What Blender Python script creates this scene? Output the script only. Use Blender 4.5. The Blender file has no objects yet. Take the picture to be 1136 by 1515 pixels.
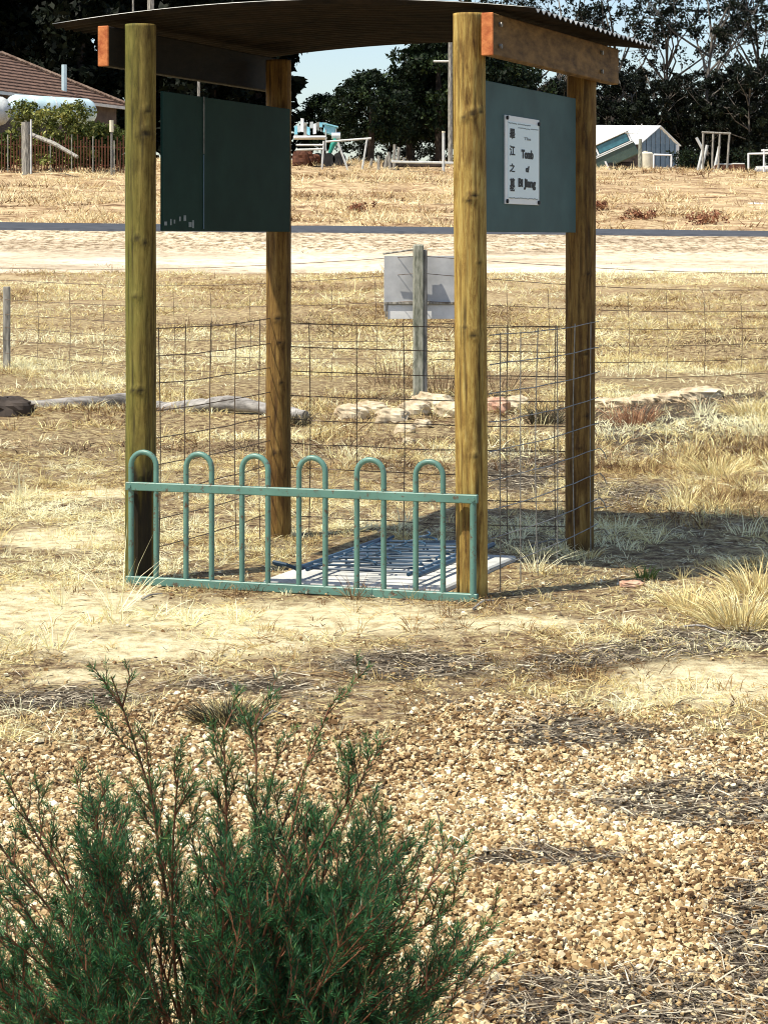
import bpy, math, random
import numpy as np
from mathutils import Vector, Matrix

# ------------------------------------------------------------------ camera, light, exposure
sc = bpy.context.scene
F, HOR, EYE = 3100.0, 353.0, 1.5           # focal length in photo pixels, horizon row, eye height
cam = bpy.data.cameras.new('camera'); camo = bpy.data.objects.new('camera', cam)
sc.collection.objects.link(camo); sc.camera = camo
camo.location = (0, 0, EYE); camo.rotation_euler = (math.radians(90), 0, 0)
cam.sensor_fit = 'HORIZONTAL'; cam.sensor_width = 36; cam.lens = F / 1136 * 36
cam.shift_y = -(757.5 - HOR) / 1136; cam.clip_end = 3000; cam.clip_start = .1
SUN_AZ = (-.86, -.51); SUN_EL = math.radians(62)
w = bpy.data.worlds.new("World"); sc.world = w; w.use_nodes = True
nt = w.node_tree; sky = nt.nodes.new('ShaderNodeTexSky'); sky.sky_type = 'NISHITA'; sky.sun_disc = False
sky.sun_elevation = SUN_EL; sky.sun_rotation = math.atan2(SUN_AZ[0], SUN_AZ[1]) % (2 * math.pi)
sky.dust_density = 1.2; sky.air_density = 1.0
nt.links.new(sky.outputs[0], nt.nodes['Background'].inputs[0]); nt.nodes['Background'].inputs[1].default_value = .13
sl = bpy.data.lights.new('sun', 'SUN'); sl.energy = 5.0; sl.angle = math.radians(.5); sl.color = (1, .92, .77)
so = bpy.data.objects.new('sun', sl); sc.collection.objects.link(so)
sd = Vector((SUN_AZ[0] * math.cos(SUN_EL), SUN_AZ[1] * math.cos(SUN_EL), math.sin(SUN_EL) * 1.0))
so.rotation_euler = sd.to_track_quat('Z', 'Y').to_euler(); so.location = (-5, -3, 8)
sc.view_settings.view_transform = 'Standard'; sc.view_settings.look = 'None'
sc.view_settings.gamma = 1; sc.view_settings.use_curve_mapping = False; sc.view_settings.exposure = .48

random.seed(7); rng = np.random.default_rng(7)
COL = sc.collection

# ------------------------------------------------------------------ numeric noise and terrain
_T = np.random.default_rng(3).random((256, 256))
def vn(x, y, s=1.0, o=0):
    x = np.asarray(x, float) / s + o * 17.3 + 1000; y = np.asarray(y, float) / s + o * 9.7 + 1000
    xi = np.floor(x).astype(int); yi = np.floor(y).astype(int); fx = x - xi; fy = y - yi
    fx = fx * fx * (3 - 2 * fx); fy = fy * fy * (3 - 2 * fy)
    g = lambda a, b: _T[a & 255, b & 255]
    return (g(xi, yi) * (1 - fx) + g(xi + 1, yi) * fx) * (1 - fy) + (g(xi, yi + 1) * (1 - fx) + g(xi + 1, yi + 1) * fx) * fy
def fbm(x, y, s, o=0, n=4):
    r = 0; a = .5
    for i in range(n): r = r + a * vn(x, y, s / 2 ** i, o + i); a *= .5
    return r / (1 - .5 ** n)
YP = [-50, 24, 36, 50, 57, 75, 97, 112, 150, 400, 1600]
ZP = [0, 0, .90, 1.60, 1.79, 3.1, 4.95, 5.35, 5.9, 6.5, 6.5]
def zg(X, Y):
    X = np.asarray(X, float); Y = np.asarray(Y, float)
    z = np.interp(Y, YP, ZP)
    z = z + np.interp(Y, [0, 36, 53, 97, 1600], [0, 0, -.0105, -.020, -.020]) * np.clip(X, -60, 60)
    road = ((Y > 35) & (Y < 58)) * 1.0
    a = np.interp(Y, [2, 14, 24, 90], [.03, .045, .10, .35]) * (1 - .9 * road)
    z = z + a * (fbm(X, Y, 1.1, 1) - .5) + (1 - road) * np.interp(Y, [0, 8, 60], [.012, .02, .2]) * (fbm(X, Y, np.where(Y > 20, 1.0, .12), 5, 3) - .5)
    z = z + .42 * np.exp(-((X - 4.4) / 1.7) ** 2 - ((Y - 16.6) / 1.7) ** 2)
    z = z + .05 * np.exp(-((Y - 17.5) / .6) ** 2)
    # level pad at the shelter
    pad = np.exp(-(((X + .05) / 1.3) ** 4) - ((Y - 9.6) / 1.3) ** 4)
    return z * (1 - .8 * pad)
def px(X, Y): return 568 + F * X / Y
def pyf(Y): return HOR + F * EYE / Y
def at(x, y, Y): return Vector(((x - 568) / F * Y, Y, EYE + (HOR - y) / F * Y))
def gat(x, Y):
    X = (x - 568) / F * Y; return Vector((X, Y, float(zg(X, Y))))
def gnd(X, Y): return Vector((X, Y, float(zg(X, Y))))

def ell(x, y, cx, cy, rx, ry, rot=0.0):
    dx = x - cx; dy = y - cy + rot * dx
    return np.exp(-((dx / rx) ** 2 + (dy / ry) ** 2) ** 1.5)
def zones(X, Y):
    """surface kinds of the near ground: gravel, dark litter, bare pale soil"""
    X = np.asarray(X, float); Y = np.asarray(Y, float)
    Yc = np.maximum(Y, 2.0)
    x = px(X, Yc); y = pyf(Yc); n = fbm(X, Y, .5, 11) - .5; m = fbm(X, Y, .16, 12) - .5
    grav = np.clip((y + 130 * n + 60 * m - np.interp(x, [0, 450, 800, 1136], [1055, 1035, 1040, 1050])) / 45, 0, 1)
    lit = 0
    for c in ((850, 1088, 110, 22), (1050, 1190, 150, 42), (950, 968, 210, 20, .12), (620, 985, 130, 22), (920, 1490, 260, 48),
              (1125, 1400, 70, 130), (820, 1275, 110, 18), (70, 1035, 130, 16), (360, 1015, 110, 12), (1090, 945, 120, 20),
              (930, 735, 70, 22), (770, 690, 70, 40), (1000, 640, 150, 40)):
        lit = np.maximum(lit, ell(x, y, *c))
    lit = np.clip(lit * 1.9 + 1.7 * m + .3 * n - .18, 0, 1) * (Y < 20)
    bare = 0
    for c in ((1070, 1015, 170, 38), (420, 918, 290, 30), (60, 900, 200, 44), (230, 955, 280, 22), (90, 800, 110, 16), (120, 730, 90, 10), (760, 925, 110, 14), (130, 1000, 80, 12)):
        bare = np.maximum(bare, ell(x, y, *c))
    bare = np.clip(bare * 1.5 + 1.0 * m - .2, 0, 1) * (Y < 20)
    return grav, lit * (1 - .7 * bare), bare

# ------------------------------------------------------------------ materials
def mat(name, rough=.8, metal=0, spec=.3):
    m = bpy.data.materials.new(name); m.use_nodes = True; t = m.node_tree
    b = t.nodes['Principled BSDF']; b.inputs['Roughness'].default_value = rough; b.inputs['Metallic'].default_value = metal
    b.inputs['Specular IOR Level'].default_value = spec
    return m, t, b
def ramp(t, fac, stops, interp='LINEAR'):
    r = t.nodes.new('ShaderNodeValToRGB'); r.color_ramp.interpolation = interp
    e = r.color_ramp.elements
    while len(e) < len(stops): e.new(.5)
    for i, (p, c) in enumerate(stops): e[i].position = p; e[i].color = (*c, 1)
    t.links.new(fac, r.inputs[0]); return r.outputs[0]
def coord(t, kind='Object', scale=(1, 1, 1)):
    c = t.nodes.new('ShaderNodeTexCoord'); mp = t.nodes.new('ShaderNodeMapping'); mp.inputs['Scale'].default_value = scale
    t.links.new(c.outputs[kind], mp.inputs[0]); return mp.outputs[0]
def pos(t, scale=(1, 1, 1)):
    c = t.nodes.new('ShaderNodeNewGeometry'); mp = t.nodes.new('ShaderNodeMapping'); mp.inputs['Scale'].default_value = scale
    t.links.new(c.outputs['Position'], mp.inputs[0]); return mp.outputs[0]
def noise(t, v, s, d=4, r=.6, dist=0):
    n = t.nodes.new('ShaderNodeTexNoise'); n.inputs['Scale'].default_value = s; n.inputs['Detail'].default_value = d
    n.inputs['Roughness'].default_value = r; n.inputs['Distortion'].default_value = dist
    t.links.new(v, n.inputs['Vector']); return n.outputs['Fac']
def mix(t, fac, a, b, mode='MIX'):
    n = t.nodes.new('ShaderNodeMix'); n.data_type = 'RGBA'; n.blend_type = mode
    for s, v in ((n.inputs[0], fac), (n.inputs[6], a), (n.inputs[7], b)):
        if isinstance(v, (int, float)): s.default_value = v
        elif isinstance(v, tuple): s.default_value = (*v, 1)
        else: t.links.new(v, s)
    return n.outputs[2]
def math_(t, op, a, b=0.0, clamp=False):
    n = t.nodes.new('ShaderNodeMath'); n.operation = op; n.use_clamp = clamp
    for s, v in ((n.inputs[0], a), (n.inputs[1], b)):
        if isinstance(v, (int, float)): s.default_value = v
        else: t.links.new(v, s)
    return n.outputs[0]
def attr(t, name):
    a = t.nodes.new('ShaderNodeAttribute'); a.attribute_name = name; return a.outputs['Fac']
def bump(t, b, h, strength=.5, dist=.01):
    n = t.nodes.new('ShaderNodeBump'); n.inputs['Strength'].default_value = strength; n.inputs['Distance'].default_value = dist
    t.links.new(h, n.inputs['Height']); t.links.new(n.outputs[0], b.inputs['Normal'])
def setc(t, b, c):
    if isinstance(c, tuple): b.inputs['Base Color'].default_value = (*c, 1)
    else: t.links.new(c, b.inputs['Base Color'])
def simple(name, c1, c2, s=8, rough=.7, metal=0, bmp=.15, kind='Object', sc_=(1, 1, 1), spec=.3, stops=(.35, .65)):
    m, t, b = mat(name, rough, metal, spec); v = coord(t, kind, sc_); n = noise(t, v, s, 5, .65)
    setc(t, b, ramp(t, n, [(stops[0], c1), (stops[1], c2)]))
    if bmp: bump(t, b, n, bmp, .01)
    return m
def bladed(name, stops, rough=.7, spec=.2, transl=0):
    m, t, b = mat(name, rough, 0, spec)
    c = ramp(t, attr(t, 'rnd'), stops); setc(t, b, c)
    if transl:
        tr = t.nodes.new('ShaderNodeBsdfTranslucent'); t.links.new(c, tr.inputs[0])
        mx = t.nodes.new('ShaderNodeMixShader'); mx.inputs[0].default_value = transl
        t.links.new(b.outputs[0], mx.inputs[1]); t.links.new(tr.outputs[0], mx.inputs[2])
        t.links.new(mx.outputs[0], t.nodes['Material Output'].inputs[0])
    return m
M = {}
# ground sheet
m, t, b = mat('ground_soil', .95, 0, .1); p = pos(t)
n1 = noise(t, p, 1.2, 6, .65); n2 = noise(t, p, 14, 5, .7); n3 = noise(t, p, 75, 4, .7)
near = ramp(t, n2, [(.34, (.09, .058, .032)), (.45, (.25, .175, .10)), (.58, (.48, .39, .205)), (.72, (.67, .59, .35))])
fleck = ramp(t, n3, [(.38, (.35, .31, .27)), (.52, (1, 1, 1)), (.7, (1.0, 1.0, 1.0))])
near = mix(t, 1, near, fleck, 'MULTIPLY')
far = ramp(t, noise(t, pos(t, (.6, 1, 1)), 1.1, 7, .75), [(.36, (.13, .08, .045)), (.44, (.34, .235, .14)), (.54, (.52, .41, .25)), (.66, (.66, .56, .36))])
far = mix(t, .8, far, ramp(t, noise(t, pos(t, (1, .5, 1)), 5, 4, .7), [(.34, (.4, .3, .2)), (.5, (1, .97, .92))]), 'MULTIPLY')
c = mix(t, attr(t, 'farness'), near, far)
gr = ramp(t, n3, [(.35, (.05, .03, .015)), (.5, (.16, .10, .05)), (.66, (.42, .31, .18))])
c = mix(t, attr(t, 'gravel'), c, gr)
li = ramp(t, n3, [(.40, (.022, .017, .012)), (.54, (.10, .078, .052)), (.70, (.33, .28, .20))])
c = mix(t, attr(t, 'litter'), c, li)
ba = ramp(t, n2, [(.38, (.44, .35, .20)), (.5, (.66, .58, .36)), (.62, (.78, .71, .47))])
c = mix(t, attr(t, 'bare'), c, ba)
setc(t, b, c); bump(t, b, math_(t, 'ADD', n2, n3), .9, .02); M['ground'] = m
m, t, b = mat('pale_gravel_verge', .95, 0, .1)
n = noise(t, pos(t, (.25, .5, 1)), .9, 7, .7); n2 = noise(t, pos(t, (.7, 1, 1)), 6, 4, .7)
c = ramp(t, n, [(.3, (.38, .31, .22)), (.48, (.58, .50, .37)), (.6, (.70, .63, .48))])
sx = t.nodes.new('ShaderNodeSeparateXYZ'); t.links.new(pos(t), sx.inputs[0])
n3v = noise(t, pos(t, (1.2, .35, 1)), 5, 5, .8); rub = math_(t, 'MULTIPLY', math_(t, 'SUBTRACT', sx.outputs[1], 40.5), .35, True)
c = mix(t, .8, c, ramp(t, n2, [(.36, (.42, .36, .30)), (.5, (1, 1, 1))]), 'MULTIPLY')
c = mix(t, rub, c, mix(t, 1, c, ramp(t, n3v, [(.42, (.30, .25, .20)), (.5, (.8, .74, .66)), (.58, (1, 1, 1))]), 'MULTIPLY')); setc(t, b, c); bump(t, b, n2, .8, .05); M['verge'] = m
M['asphalt'] = simple('asphalt', (.035, .04, .05), (.065, .07, .08), 3, .85, kind='Object')
# chips of gravel, grasses
M['chips'] = bladed('gravel_chips', [(0, (.09, .05, .022)), (.15, (.22, .13, .055)), (.4, (.42, .295, .145)), (.65, (.62, .50, .285)), (.85, (.80, .72, .49)), (1, (.88, .84, .68))], .75)
M['straw'] = bladed('dry_grass', [(0, (.16, .09, .04)), (.22, (.40, .27, .12)), (.48, (.64, .51, .225)), (.75, (.86, .77, .40)), (1, (.93, .89, .60))], .7, .2, .25)
M['strawfar'] = bladed('paddock_grass', [(0, (.22, .12, .06)), (.3, (.48, .33, .17)), (.6, (.68, .54, .30)), (1, (.84, .73, .46))], .8, .1, .2)
M['litter'] = bladed('grey_litter', [(0, (.03, .022, .016)), (.35, (.12, .095, .07)), (.7, (.33, .28, .20)), (1, (.74, .67, .50))], .8)
M['redweed'] = bladed('rusty_weed', [(0, (.07, .025, .015)), (.5, (.22, .09, .05)), (1, (.42, .24, .13))], .8)
M['darkweed'] = bladed('dark_weed', [(0, (.02, .018, .012)), (.6, (.07, .06, .035)), (1, (.3, .26, .17))], .8)
M['brownweed'] = bladed('brown_weed', [(0, (.05, .03, .018)), (.5, (.20, .125, .07)), (1, (.50, .38, .22))], .8)
M['greengrass'] = bladed('green_grass', [(0, (.05, .09, .02)), (.6, (.14, .22, .05)), (1, (.6, .55, .25))], .7)
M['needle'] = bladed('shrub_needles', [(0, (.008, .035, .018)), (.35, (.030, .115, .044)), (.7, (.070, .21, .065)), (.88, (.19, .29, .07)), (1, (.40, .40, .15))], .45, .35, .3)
M['redstem'] = simple('red_brown_stem', (.10, .035, .018), (.28, .12, .06), 60, .7)
def leafmat(n, a, c, d): M[n] = bladed(n, [(0, a), (.6, c), (1, d)], .65, .15, .1)
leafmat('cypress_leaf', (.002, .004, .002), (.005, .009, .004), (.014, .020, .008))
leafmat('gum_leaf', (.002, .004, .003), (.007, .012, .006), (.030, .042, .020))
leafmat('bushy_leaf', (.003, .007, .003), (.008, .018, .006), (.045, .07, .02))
leafmat('garden_leaf', (.03, .05, .012), (.12, .14, .03), (.38, .38, .12))
M['bark'] = simple('pale_bark', (.02, .017, .014), (.20, .18, .155), 3, .85, sc_=(1, 1, .4))
M['darkbark'] = simple('dark_bark', (.02, .015, .012), (.07, .055, .045), 3, .9)
# timber
def timber(name, cols, green=0.0):
    m, t, b = mat(name, .75, 0, .25); v = coord(t, 'Object', (1, 1, .09)); v2 = coord(t, 'Object', (1, 1, .45))
    n = noise(t, v, 52, 8, .78, .6); k = noise(t, v2, 9, 5, .65)
    c = ramp(t, n, cols)
    blot = ramp(t, k, [(.36, (.38, .30, .22)), (.48, (.85, .8, .72)), (.66, (1.0, 1, .95))])
    c = mix(t, .75, c, blot, 'MULTIPLY')
    if green:
        s = t.nodes.new('ShaderNodeSeparateXYZ'); cc = t.nodes.new('ShaderNodeTexCoord'); t.links.new(cc.outputs['Object'], s.inputs[0])
        side = math_(t, 'MULTIPLY', s.outputs[0], -9); f = math_(t, 'ADD', side, math_(t, 'MULTIPLY', k, 1.0)); f = math_(t, 'MULTIPLY', f, green, True)
        c = mix(t, f, c, mix(t, .5, c, (.07, .125, .02)))
    c = mix(t, attr(t, 'dark'), c, (.012, .008, .006))
    setc(t, b, c); bump(t, b, n, .55, .006); return m
M['post'] = timber('treated_pine', [(.32, (.10, .052, .014)), (.43, (.27, .165, .042)), (.54, (.44, .31, .085)), (.68, (.58, .46, .18))])
M['postgreen'] = timber('treated_pine_algae', [(.32, (.06, .04, .012)), (.43, (.16, .11, .025)), (.54, (.26, .19, .05)), (.68, (.37, .29, .09))], .9)
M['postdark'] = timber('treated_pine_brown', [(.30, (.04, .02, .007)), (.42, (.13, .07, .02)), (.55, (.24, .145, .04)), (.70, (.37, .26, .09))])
def plain_timber(name, c1, c2, scl): return simple(name, c1, c2, 26, .75, bmp=.4, sc_=scl)
M['beam'] = plain_timber('stained_beam', (.085, .045, .014), (.25, .145, .05), (.9, .12, 1))
M['shadebeam'] = plain_timber('shade_dark_beam', (.003, .002, .002), (.012, .008, .005), (.9, .12, 1))  # left beam only: almost black, under-roof shade put into the timber colour
M['endgrain'] = simple('orange_end_grain', (.36, .09, .025), (.62, .22, .07), 30, .7, bmp=.3)
M['greywood'] = simple('weathered_grey_timber', (.10, .095, .085), (.42, .40, .35), 22, .85, bmp=.5, sc_=(1, 1, .15))
M['mossywood'] = simple('lichen_grey_post', (.09, .10, .07), (.38, .38, .31), 25, .9, bmp=.6, sc_=(1, 1, .25))
M['logwood'] = simple('fallen_log_wood', (.08, .072, .065), (.42, .40, .37), 14, .85, bmp=.6, sc_=(.15, 1, 1))
M['rock'] = simple('pale_sandstone', (.30, .22, .13), (.68, .59, .42), 6, .9, bmp=.8)
M['pinkrock'] = simple('pink_stone', (.38, .2, .13), (.62, .42, .3), 12, .9, bmp=.5)
# metals
def paint(name, c, rough=.4, chips=(.2, .18, .15), amt=.72, spec=.5):
    m, t, b = mat(name, rough, 0, spec); v = coord(t); n = noise(t, v, 30, 6, .75); n2 = noise(t, v, 4, 4, .6)
    cc = ramp(t, n2, [(.3, tuple(x * .75 for x in c)), (.7, tuple(min(1, x * 1.15) for x in c))])
    f = ramp(t, n, [(amt - .04, (0, 0, 0)), (amt + .03, (1, 1, 1))])
    cc = mix(t, f, cc, chips); setc(t, b, cc); bump(t, b, n, .08, .004); return m
M['fencegreen'] = paint('eucalypt_green_paint', (.105, .225, .185), .42, (.10, .065, .04), .60)
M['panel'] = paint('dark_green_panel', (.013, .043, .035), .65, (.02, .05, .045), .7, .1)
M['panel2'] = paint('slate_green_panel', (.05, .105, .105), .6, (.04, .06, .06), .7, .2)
M['roofmetal'] = simple('zinc_roof_sheet', (.20, .21, .21), (.40, .41, .40), 5, .5, .6, .1)
M['underside'] = simple('shade_dark_roof_underside', (.006, .004, .003), (.026, .016, .009), 7, .9, 0, .1)  # lower face of the sheets, brown taken near black as painted roof shade
M['wire'] = simple('rusty_wire', (.07, .05, .035), (.20, .15, .11), 30, .6, .3, .1)
M['galv'] = simple('galvanised_wire', (.14, .13, .12), (.34, .33, .30), 30, .5, .5, .1)
M['signback'] = simple('grey_sign_back', (.34, .35, .36), (.50, .51, .52), 3, .6, .0, .05)
M['signwhite'] = simple('pale_strip', (.62, .63, .63), (.76, .77, .77), 6, .6, 0, .05)
M['plaque'] = simple('pale_blue_plaque', (.70, .84, .87), (.76, .89, .92), 3, .4, 0, 0)
M['plaqueedge'] = simple('white_plaque_edge', (.74, .78, .78), (.84, .86, .86), 3, .4, 0, 0)
M['ink'] = simple('black_lettering', (.01, .012, .015), (.02, .024, .03), 3, .6, 0, 0)
M['fadedink'] = simple('faded_lettering', (.18, .23, .25), (.3, .35, .37), 30, .6, 0, 0)
M['concrete'] = simple('pale_concrete', (.40, .41, .39), (.58, .58, .55), 9, .85, 0, .25)
M['bluesteel'] = paint('dark_blue_steel', (.02, .055, .10), .4, (.2, .1, .05), .7)
M['house_wall'] = simple('eave_shade_wall', (.07, .05, .04), (.12, .09, .07), 2)  # wall toned dark brown so its colour carries the shadow beneath the eave
M['tiles'] = simple('brown_roof_tiles', (.075, .045, .032), (.20, .12, .085), 4, .85, bmp=.3)
M['tilecap'] = simple('ridge_tile', (.16, .10, .07), (.36, .26, .19), 3, .85)
M['gutter'] = simple('white_gutter', (.5, .5, .48), (.7, .7, .67), 2)
M['tank'] = simple('pale_blue_tank', (.42, .58, .62), (.62, .76, .80), 1.5, .45, .1, .05)
M['palegrey'] = simple('pale_grey_paint', (.45, .47, .46), (.65, .67, .66), 4)
M['bluegable'] = simple('blue_grey_cladding', (.13, .20, .27), (.18, .26, .34), 3, .6)
M['whiteroof'] = simple('white_metal_roof', (.72, .76, .77), (.84, .87, .88), 2, .5)
M['cabgreen'] = paint('faded_green_bodywork', (.05, .085, .07), .5, (.25, .2, .14), .62)
M['cream'] = simple('cream_tank', (.55, .52, .4), (.7, .66, .52), 3)
M['glass'] = simple('dusty_blue_glass', (.03, .12, .16), (.06, .20, .26), 3, .15, 0, 0, spec=.6)
M['tyre'] = simple('old_rubber', (.012, .012, .012), (.03, .03, .03), 4, .8)
M['cyan'] = simple('light_blue_tarp', (.18, .48, .60), (.3, .62, .72), 4, .5)
M['teal'] = simple('teal_plastic', (.02, .22, .17), (.04, .32, .25), 4, .4)
M['rustred'] = simple('rust_red_scrap', (.05, .02, .012), (.14, .055, .03), 3, .9)
M['white'] = simple('white_painted_metal', (.7, .72, .72), (.82, .83, .83), 4, .5)

# ------------------------------------------------------------------ mesh building
def tag(o, label=None, cat=None, group=None, kind=None):
    if label: o['label'] = label
    if cat: o['category'] = cat
    if group: o['group'] = group
    if kind: o['kind'] = kind
    return o
def empty(name, loc, label=None, cat=None, group=None):
    o = bpy.data.objects.new(name, None); o.location = loc; o.empty_display_size = .1; COL.objects.link(o)
    return tag(o, label, cat, group)
def rootloc(p):
    while p.parent: p = p.parent
    return Vector(p.location)
def mesh_np(name, V, Fs, material, parent=None, loc=None, rnd=None, smooth=False, attrs=None):
    """V (n,3) array; Fs list of (m,k) index arrays of one k each"""
    V = np.asarray(V, np.float32)
    off = np.array(rootloc(parent) if parent else (loc if loc is not None else (0, 0, 0)), np.float32)
    V = V - off
    me = bpy.data.meshes.new(name)
    if not isinstance(Fs, list): Fs = [Fs]
    Fs = [np.asarray(f, np.int32) for f in Fs if len(f)]
    loops = np.concatenate([f.ravel() for f in Fs]); tot = np.concatenate([np.full(len(f), f.shape[1], np.int32) for f in Fs])
    st = np.concatenate([[0], np.cumsum(tot)[:-1]]).astype(np.int32)
    me.vertices.add(len(V)); me.vertices.foreach_set('co', V.ravel())
    me.loops.add(len(loops)); me.loops.foreach_set('vertex_index', loops)
    me.polygons.add(len(tot)); me.polygons.foreach_set('loop_start', st); me.polygons.foreach_set('loop_total', tot)
    me.polygons.foreach_set('use_smooth', np.full(len(tot), smooth))
    me.update(calc_edges=True)
    if rnd is not None: attrs = dict(attrs or {}, rnd=rnd)
    for k, a in (attrs or {}).items():
        at_ = me.attributes.new(k, 'FLOAT', 'POINT'); at_.data.foreach_set('value', np.asarray(a, np.float32))
    me.materials.append(material)
    o = bpy.data.objects.new(name, me); COL.objects.link(o)
    if parent: o.parent = parent
    elif loc is not None: o.location = loc
    return o
class MB:
    def __init__(s): s.v = []; s.f = []
    def add(s, vs, fs):
        k = len(s.v); s.v += [tuple(v) for v in vs]; s.f += [tuple(i + k for i in f) for f in fs]; return s
    def box(s, c, size, ax=None, bev=0):
        c = Vector(c); ax = ax or (Vector((1, 0, 0)), Vector((0, 1, 0)), Vector((0, 0, 1)))
        h = [x / 2 for x in size]
        if not bev:
            vs = [c + ax[0] * (i * h[0]) + ax[1] * (j * h[1]) + ax[2] * (k * h[2]) for i in (-1, 1) for j in (-1, 1) for k in (-1, 1)]
            return s.add(vs, [(0, 1, 3, 2), (4, 6, 7, 5), (0, 4, 5, 1), (2, 3, 7, 6), (0, 2, 6, 4), (1, 5, 7, 3)])
        vs = []
        for i in (-1, 1):
            for j in (-1, 1):
                for k in (-1, 1):
                    for q in range(3):
                        d = [h[0], h[1], h[2]]
                        for r in range(3):
                            if r != q: d[r] -= bev
                        vs.append(c + ax[0] * (i * d[0]) + ax[1] * (j * d[1]) + ax[2] * (k * d[2]))
        I = lambda i, j, k, q: ((i > 0) * 4 + (j > 0) * 2 + (k > 0)) * 3 + q
        fs = []
        for q in range(3):
            o = [r for r in range(3) if r != q]
            for sg in (-1, 1):
                quad = []
                for a, b_ in ((-1, -1), (1, -1), (1, 1), (-1, 1)):
                    d = [0, 0, 0]; d[q] = sg; d[o[0]] = a; d[o[1]] = b_; quad.append(I(*d, q))
                fs.append(quad)
        for q in range(3):
            o = [r for r in range(3) if r != q]
            for a in (-1, 1):
                for b_ in (-1, 1):
                    d1 = [0, 0, 0]; d1[o[0]] = a; d1[o[1]] = b_; d1[q] = -1; d2 = list(d1); d2[q] = 1
                    fs.append((I(*d1, o[0]), I(*d2, o[0]), I(*d2, o[1]), I(*d1, o[1])))
        for i in (-1, 1):
            for j in (-1, 1):
                for k in (-1, 1): fs.append((I(i, j, k, 0), I(i, j, k, 1), I(i, j, k, 2)))
        return s.add(vs, fs)
    def tube(s, pts, r, n=8, cap=True):
        pts = [Vector(p) for p in pts]; rs = r if isinstance(r, (list, tuple)) else [r] * len(pts)
        d0 = (pts[1] - pts[0]).normalized(); up = Vector((0, 0, 1)) if abs(d0.z) < .9 else Vector((1, 0, 0)); prev = d0.cross(up).normalized()
        vs = []; m_ = len(pts)
        for i, p in enumerate(pts):
            d = (pts[min(i + 1, m_ - 1)] - pts[max(i - 1, 0)]).normalized()
            a = (prev - d * prev.dot(d)).normalized(); bb = d.cross(a); prev = a
            for k in range(n):
                th = 2 * math.pi * k / n; vs.append(p + (a * math.cos(th) + bb * math.sin(th)) * rs[i])
        fs = [(i * n + k, i * n + (k + 1) % n, (i + 1) * n + (k + 1) % n, (i + 1) * n + k) for i in range(m_ - 1) for k in range(n)]
        if cap: fs += [tuple(range(n))[::-1], tuple((m_ - 1) * n + k for k in range(n))]
        return s.add(vs, fs)
    def build(s, name, material, parent=None, loc=None, smooth=False, base=False):
        off = rootloc(parent) if parent else (Vector(loc) if loc is not None else Vector((0, 0, 0)))
        if base and not parent:
            a = np.array(s.v); off = Vector((a[:, 0].mean(), a[:, 1].mean(), a[:, 2].min()))
        me = bpy.data.meshes.new(name); me.from_pydata([tuple(Vector(v) - off) for v in s.v], [], s.f)
        import bmesh
        bm = bmesh.new(); bm.from_mesh(me); bmesh.ops.recalc_face_normals(bm, faces=bm.faces); bm.to_mesh(me); bm.free()
        if smooth: me.polygons.foreach_set('use_smooth', [True] * len(me.polygons)); me.set_sharp_from_angle(angle=math.radians(40))
        me.materials.append(material)
        o = bpy.data.objects.new(name, me); COL.objects.link(o)
        if parent: o.parent = parent
        else: o.location = off
        return o
def copy_tree(o, parent=None):
    c = o.copy(); COL.objects.link(c); c.parent = parent
    for ch in list(o.children): copy_tree(ch, c)
    return c

# ------------------------------------------------------------------ ground, verge, road
def stations(lo, hi, dense0, dense1, step, grow=1.12):
    a = list(np.arange(dense0, dense1 + 1e-6, step)); s = step; x = dense1
    while x < hi: s = min(s * grow, 25); x += s; a.append(x)
    s = step; x = dense0
    while x > lo: s = min(s * grow, 25); x -= s; a.insert(0, x)
    return np.array(a)
xs = stations(-500, 500, -2.4, 2.8, .040, 1.09)
ys = stations(-30, 1400, 3.2, 12.0, .036, 1.04)
ys = np.unique(np.concatenate([ys[(ys < 34.5) | (ys > 58.5)], np.arange(34.5, 58.6, .5)]))
XX, YY = np.meshgrid(xs, ys)
ZZ = zg(XX, YY)
def gridfaces(ny, nx):
    i = np.arange(ny * nx).reshape(ny, nx); return np.stack([i[:-1, :-1], i[:-1, 1:], i[1:, 1:], i[1:, :-1]], -1).reshape(-1, 4)
g_, l_, b_ = zones(XX, YY); farn = np.clip((YY - 26) / 16, 0, 1)
o = mesh_np('ground', np.stack([XX, YY, ZZ], -1).reshape(-1, 3), gridfaces(*XX.shape), M['ground'], smooth=True,
            attrs=dict(gravel=g_.ravel(), litter=l_.ravel(), bare=b_.ravel(), farness=farn.ravel()))
tag(o, kind='structure')
def sheet(name, y0, y1, material, lift, wob=0):
    yy = ys[(ys >= y0) & (ys <= y1)]; A, B = np.meshgrid(xs, yy)
    e = np.zeros_like(B)
    if wob:
        e[0] = -wob * fbm(xs, xs * 0, 2.0, 7); e[-1] = wob * fbm(xs, xs * 0, 2.0, 8)
    B2 = B + e
    Z = zg(A, B2) + lift; Z[0] -= lift * 2; Z[-1] -= lift * 2
    o = mesh_np(name, np.stack([A, B2, Z], -1).reshape(-1, 3), gridfaces(*A.shape), material, smooth=True); return tag(o, kind='structure')
sheet('gravel_verge', 36.0, 50.5, M['verge'], .03, .8)
sheet('road', 50.0, 56.5, M['asphalt'], .07)

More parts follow.
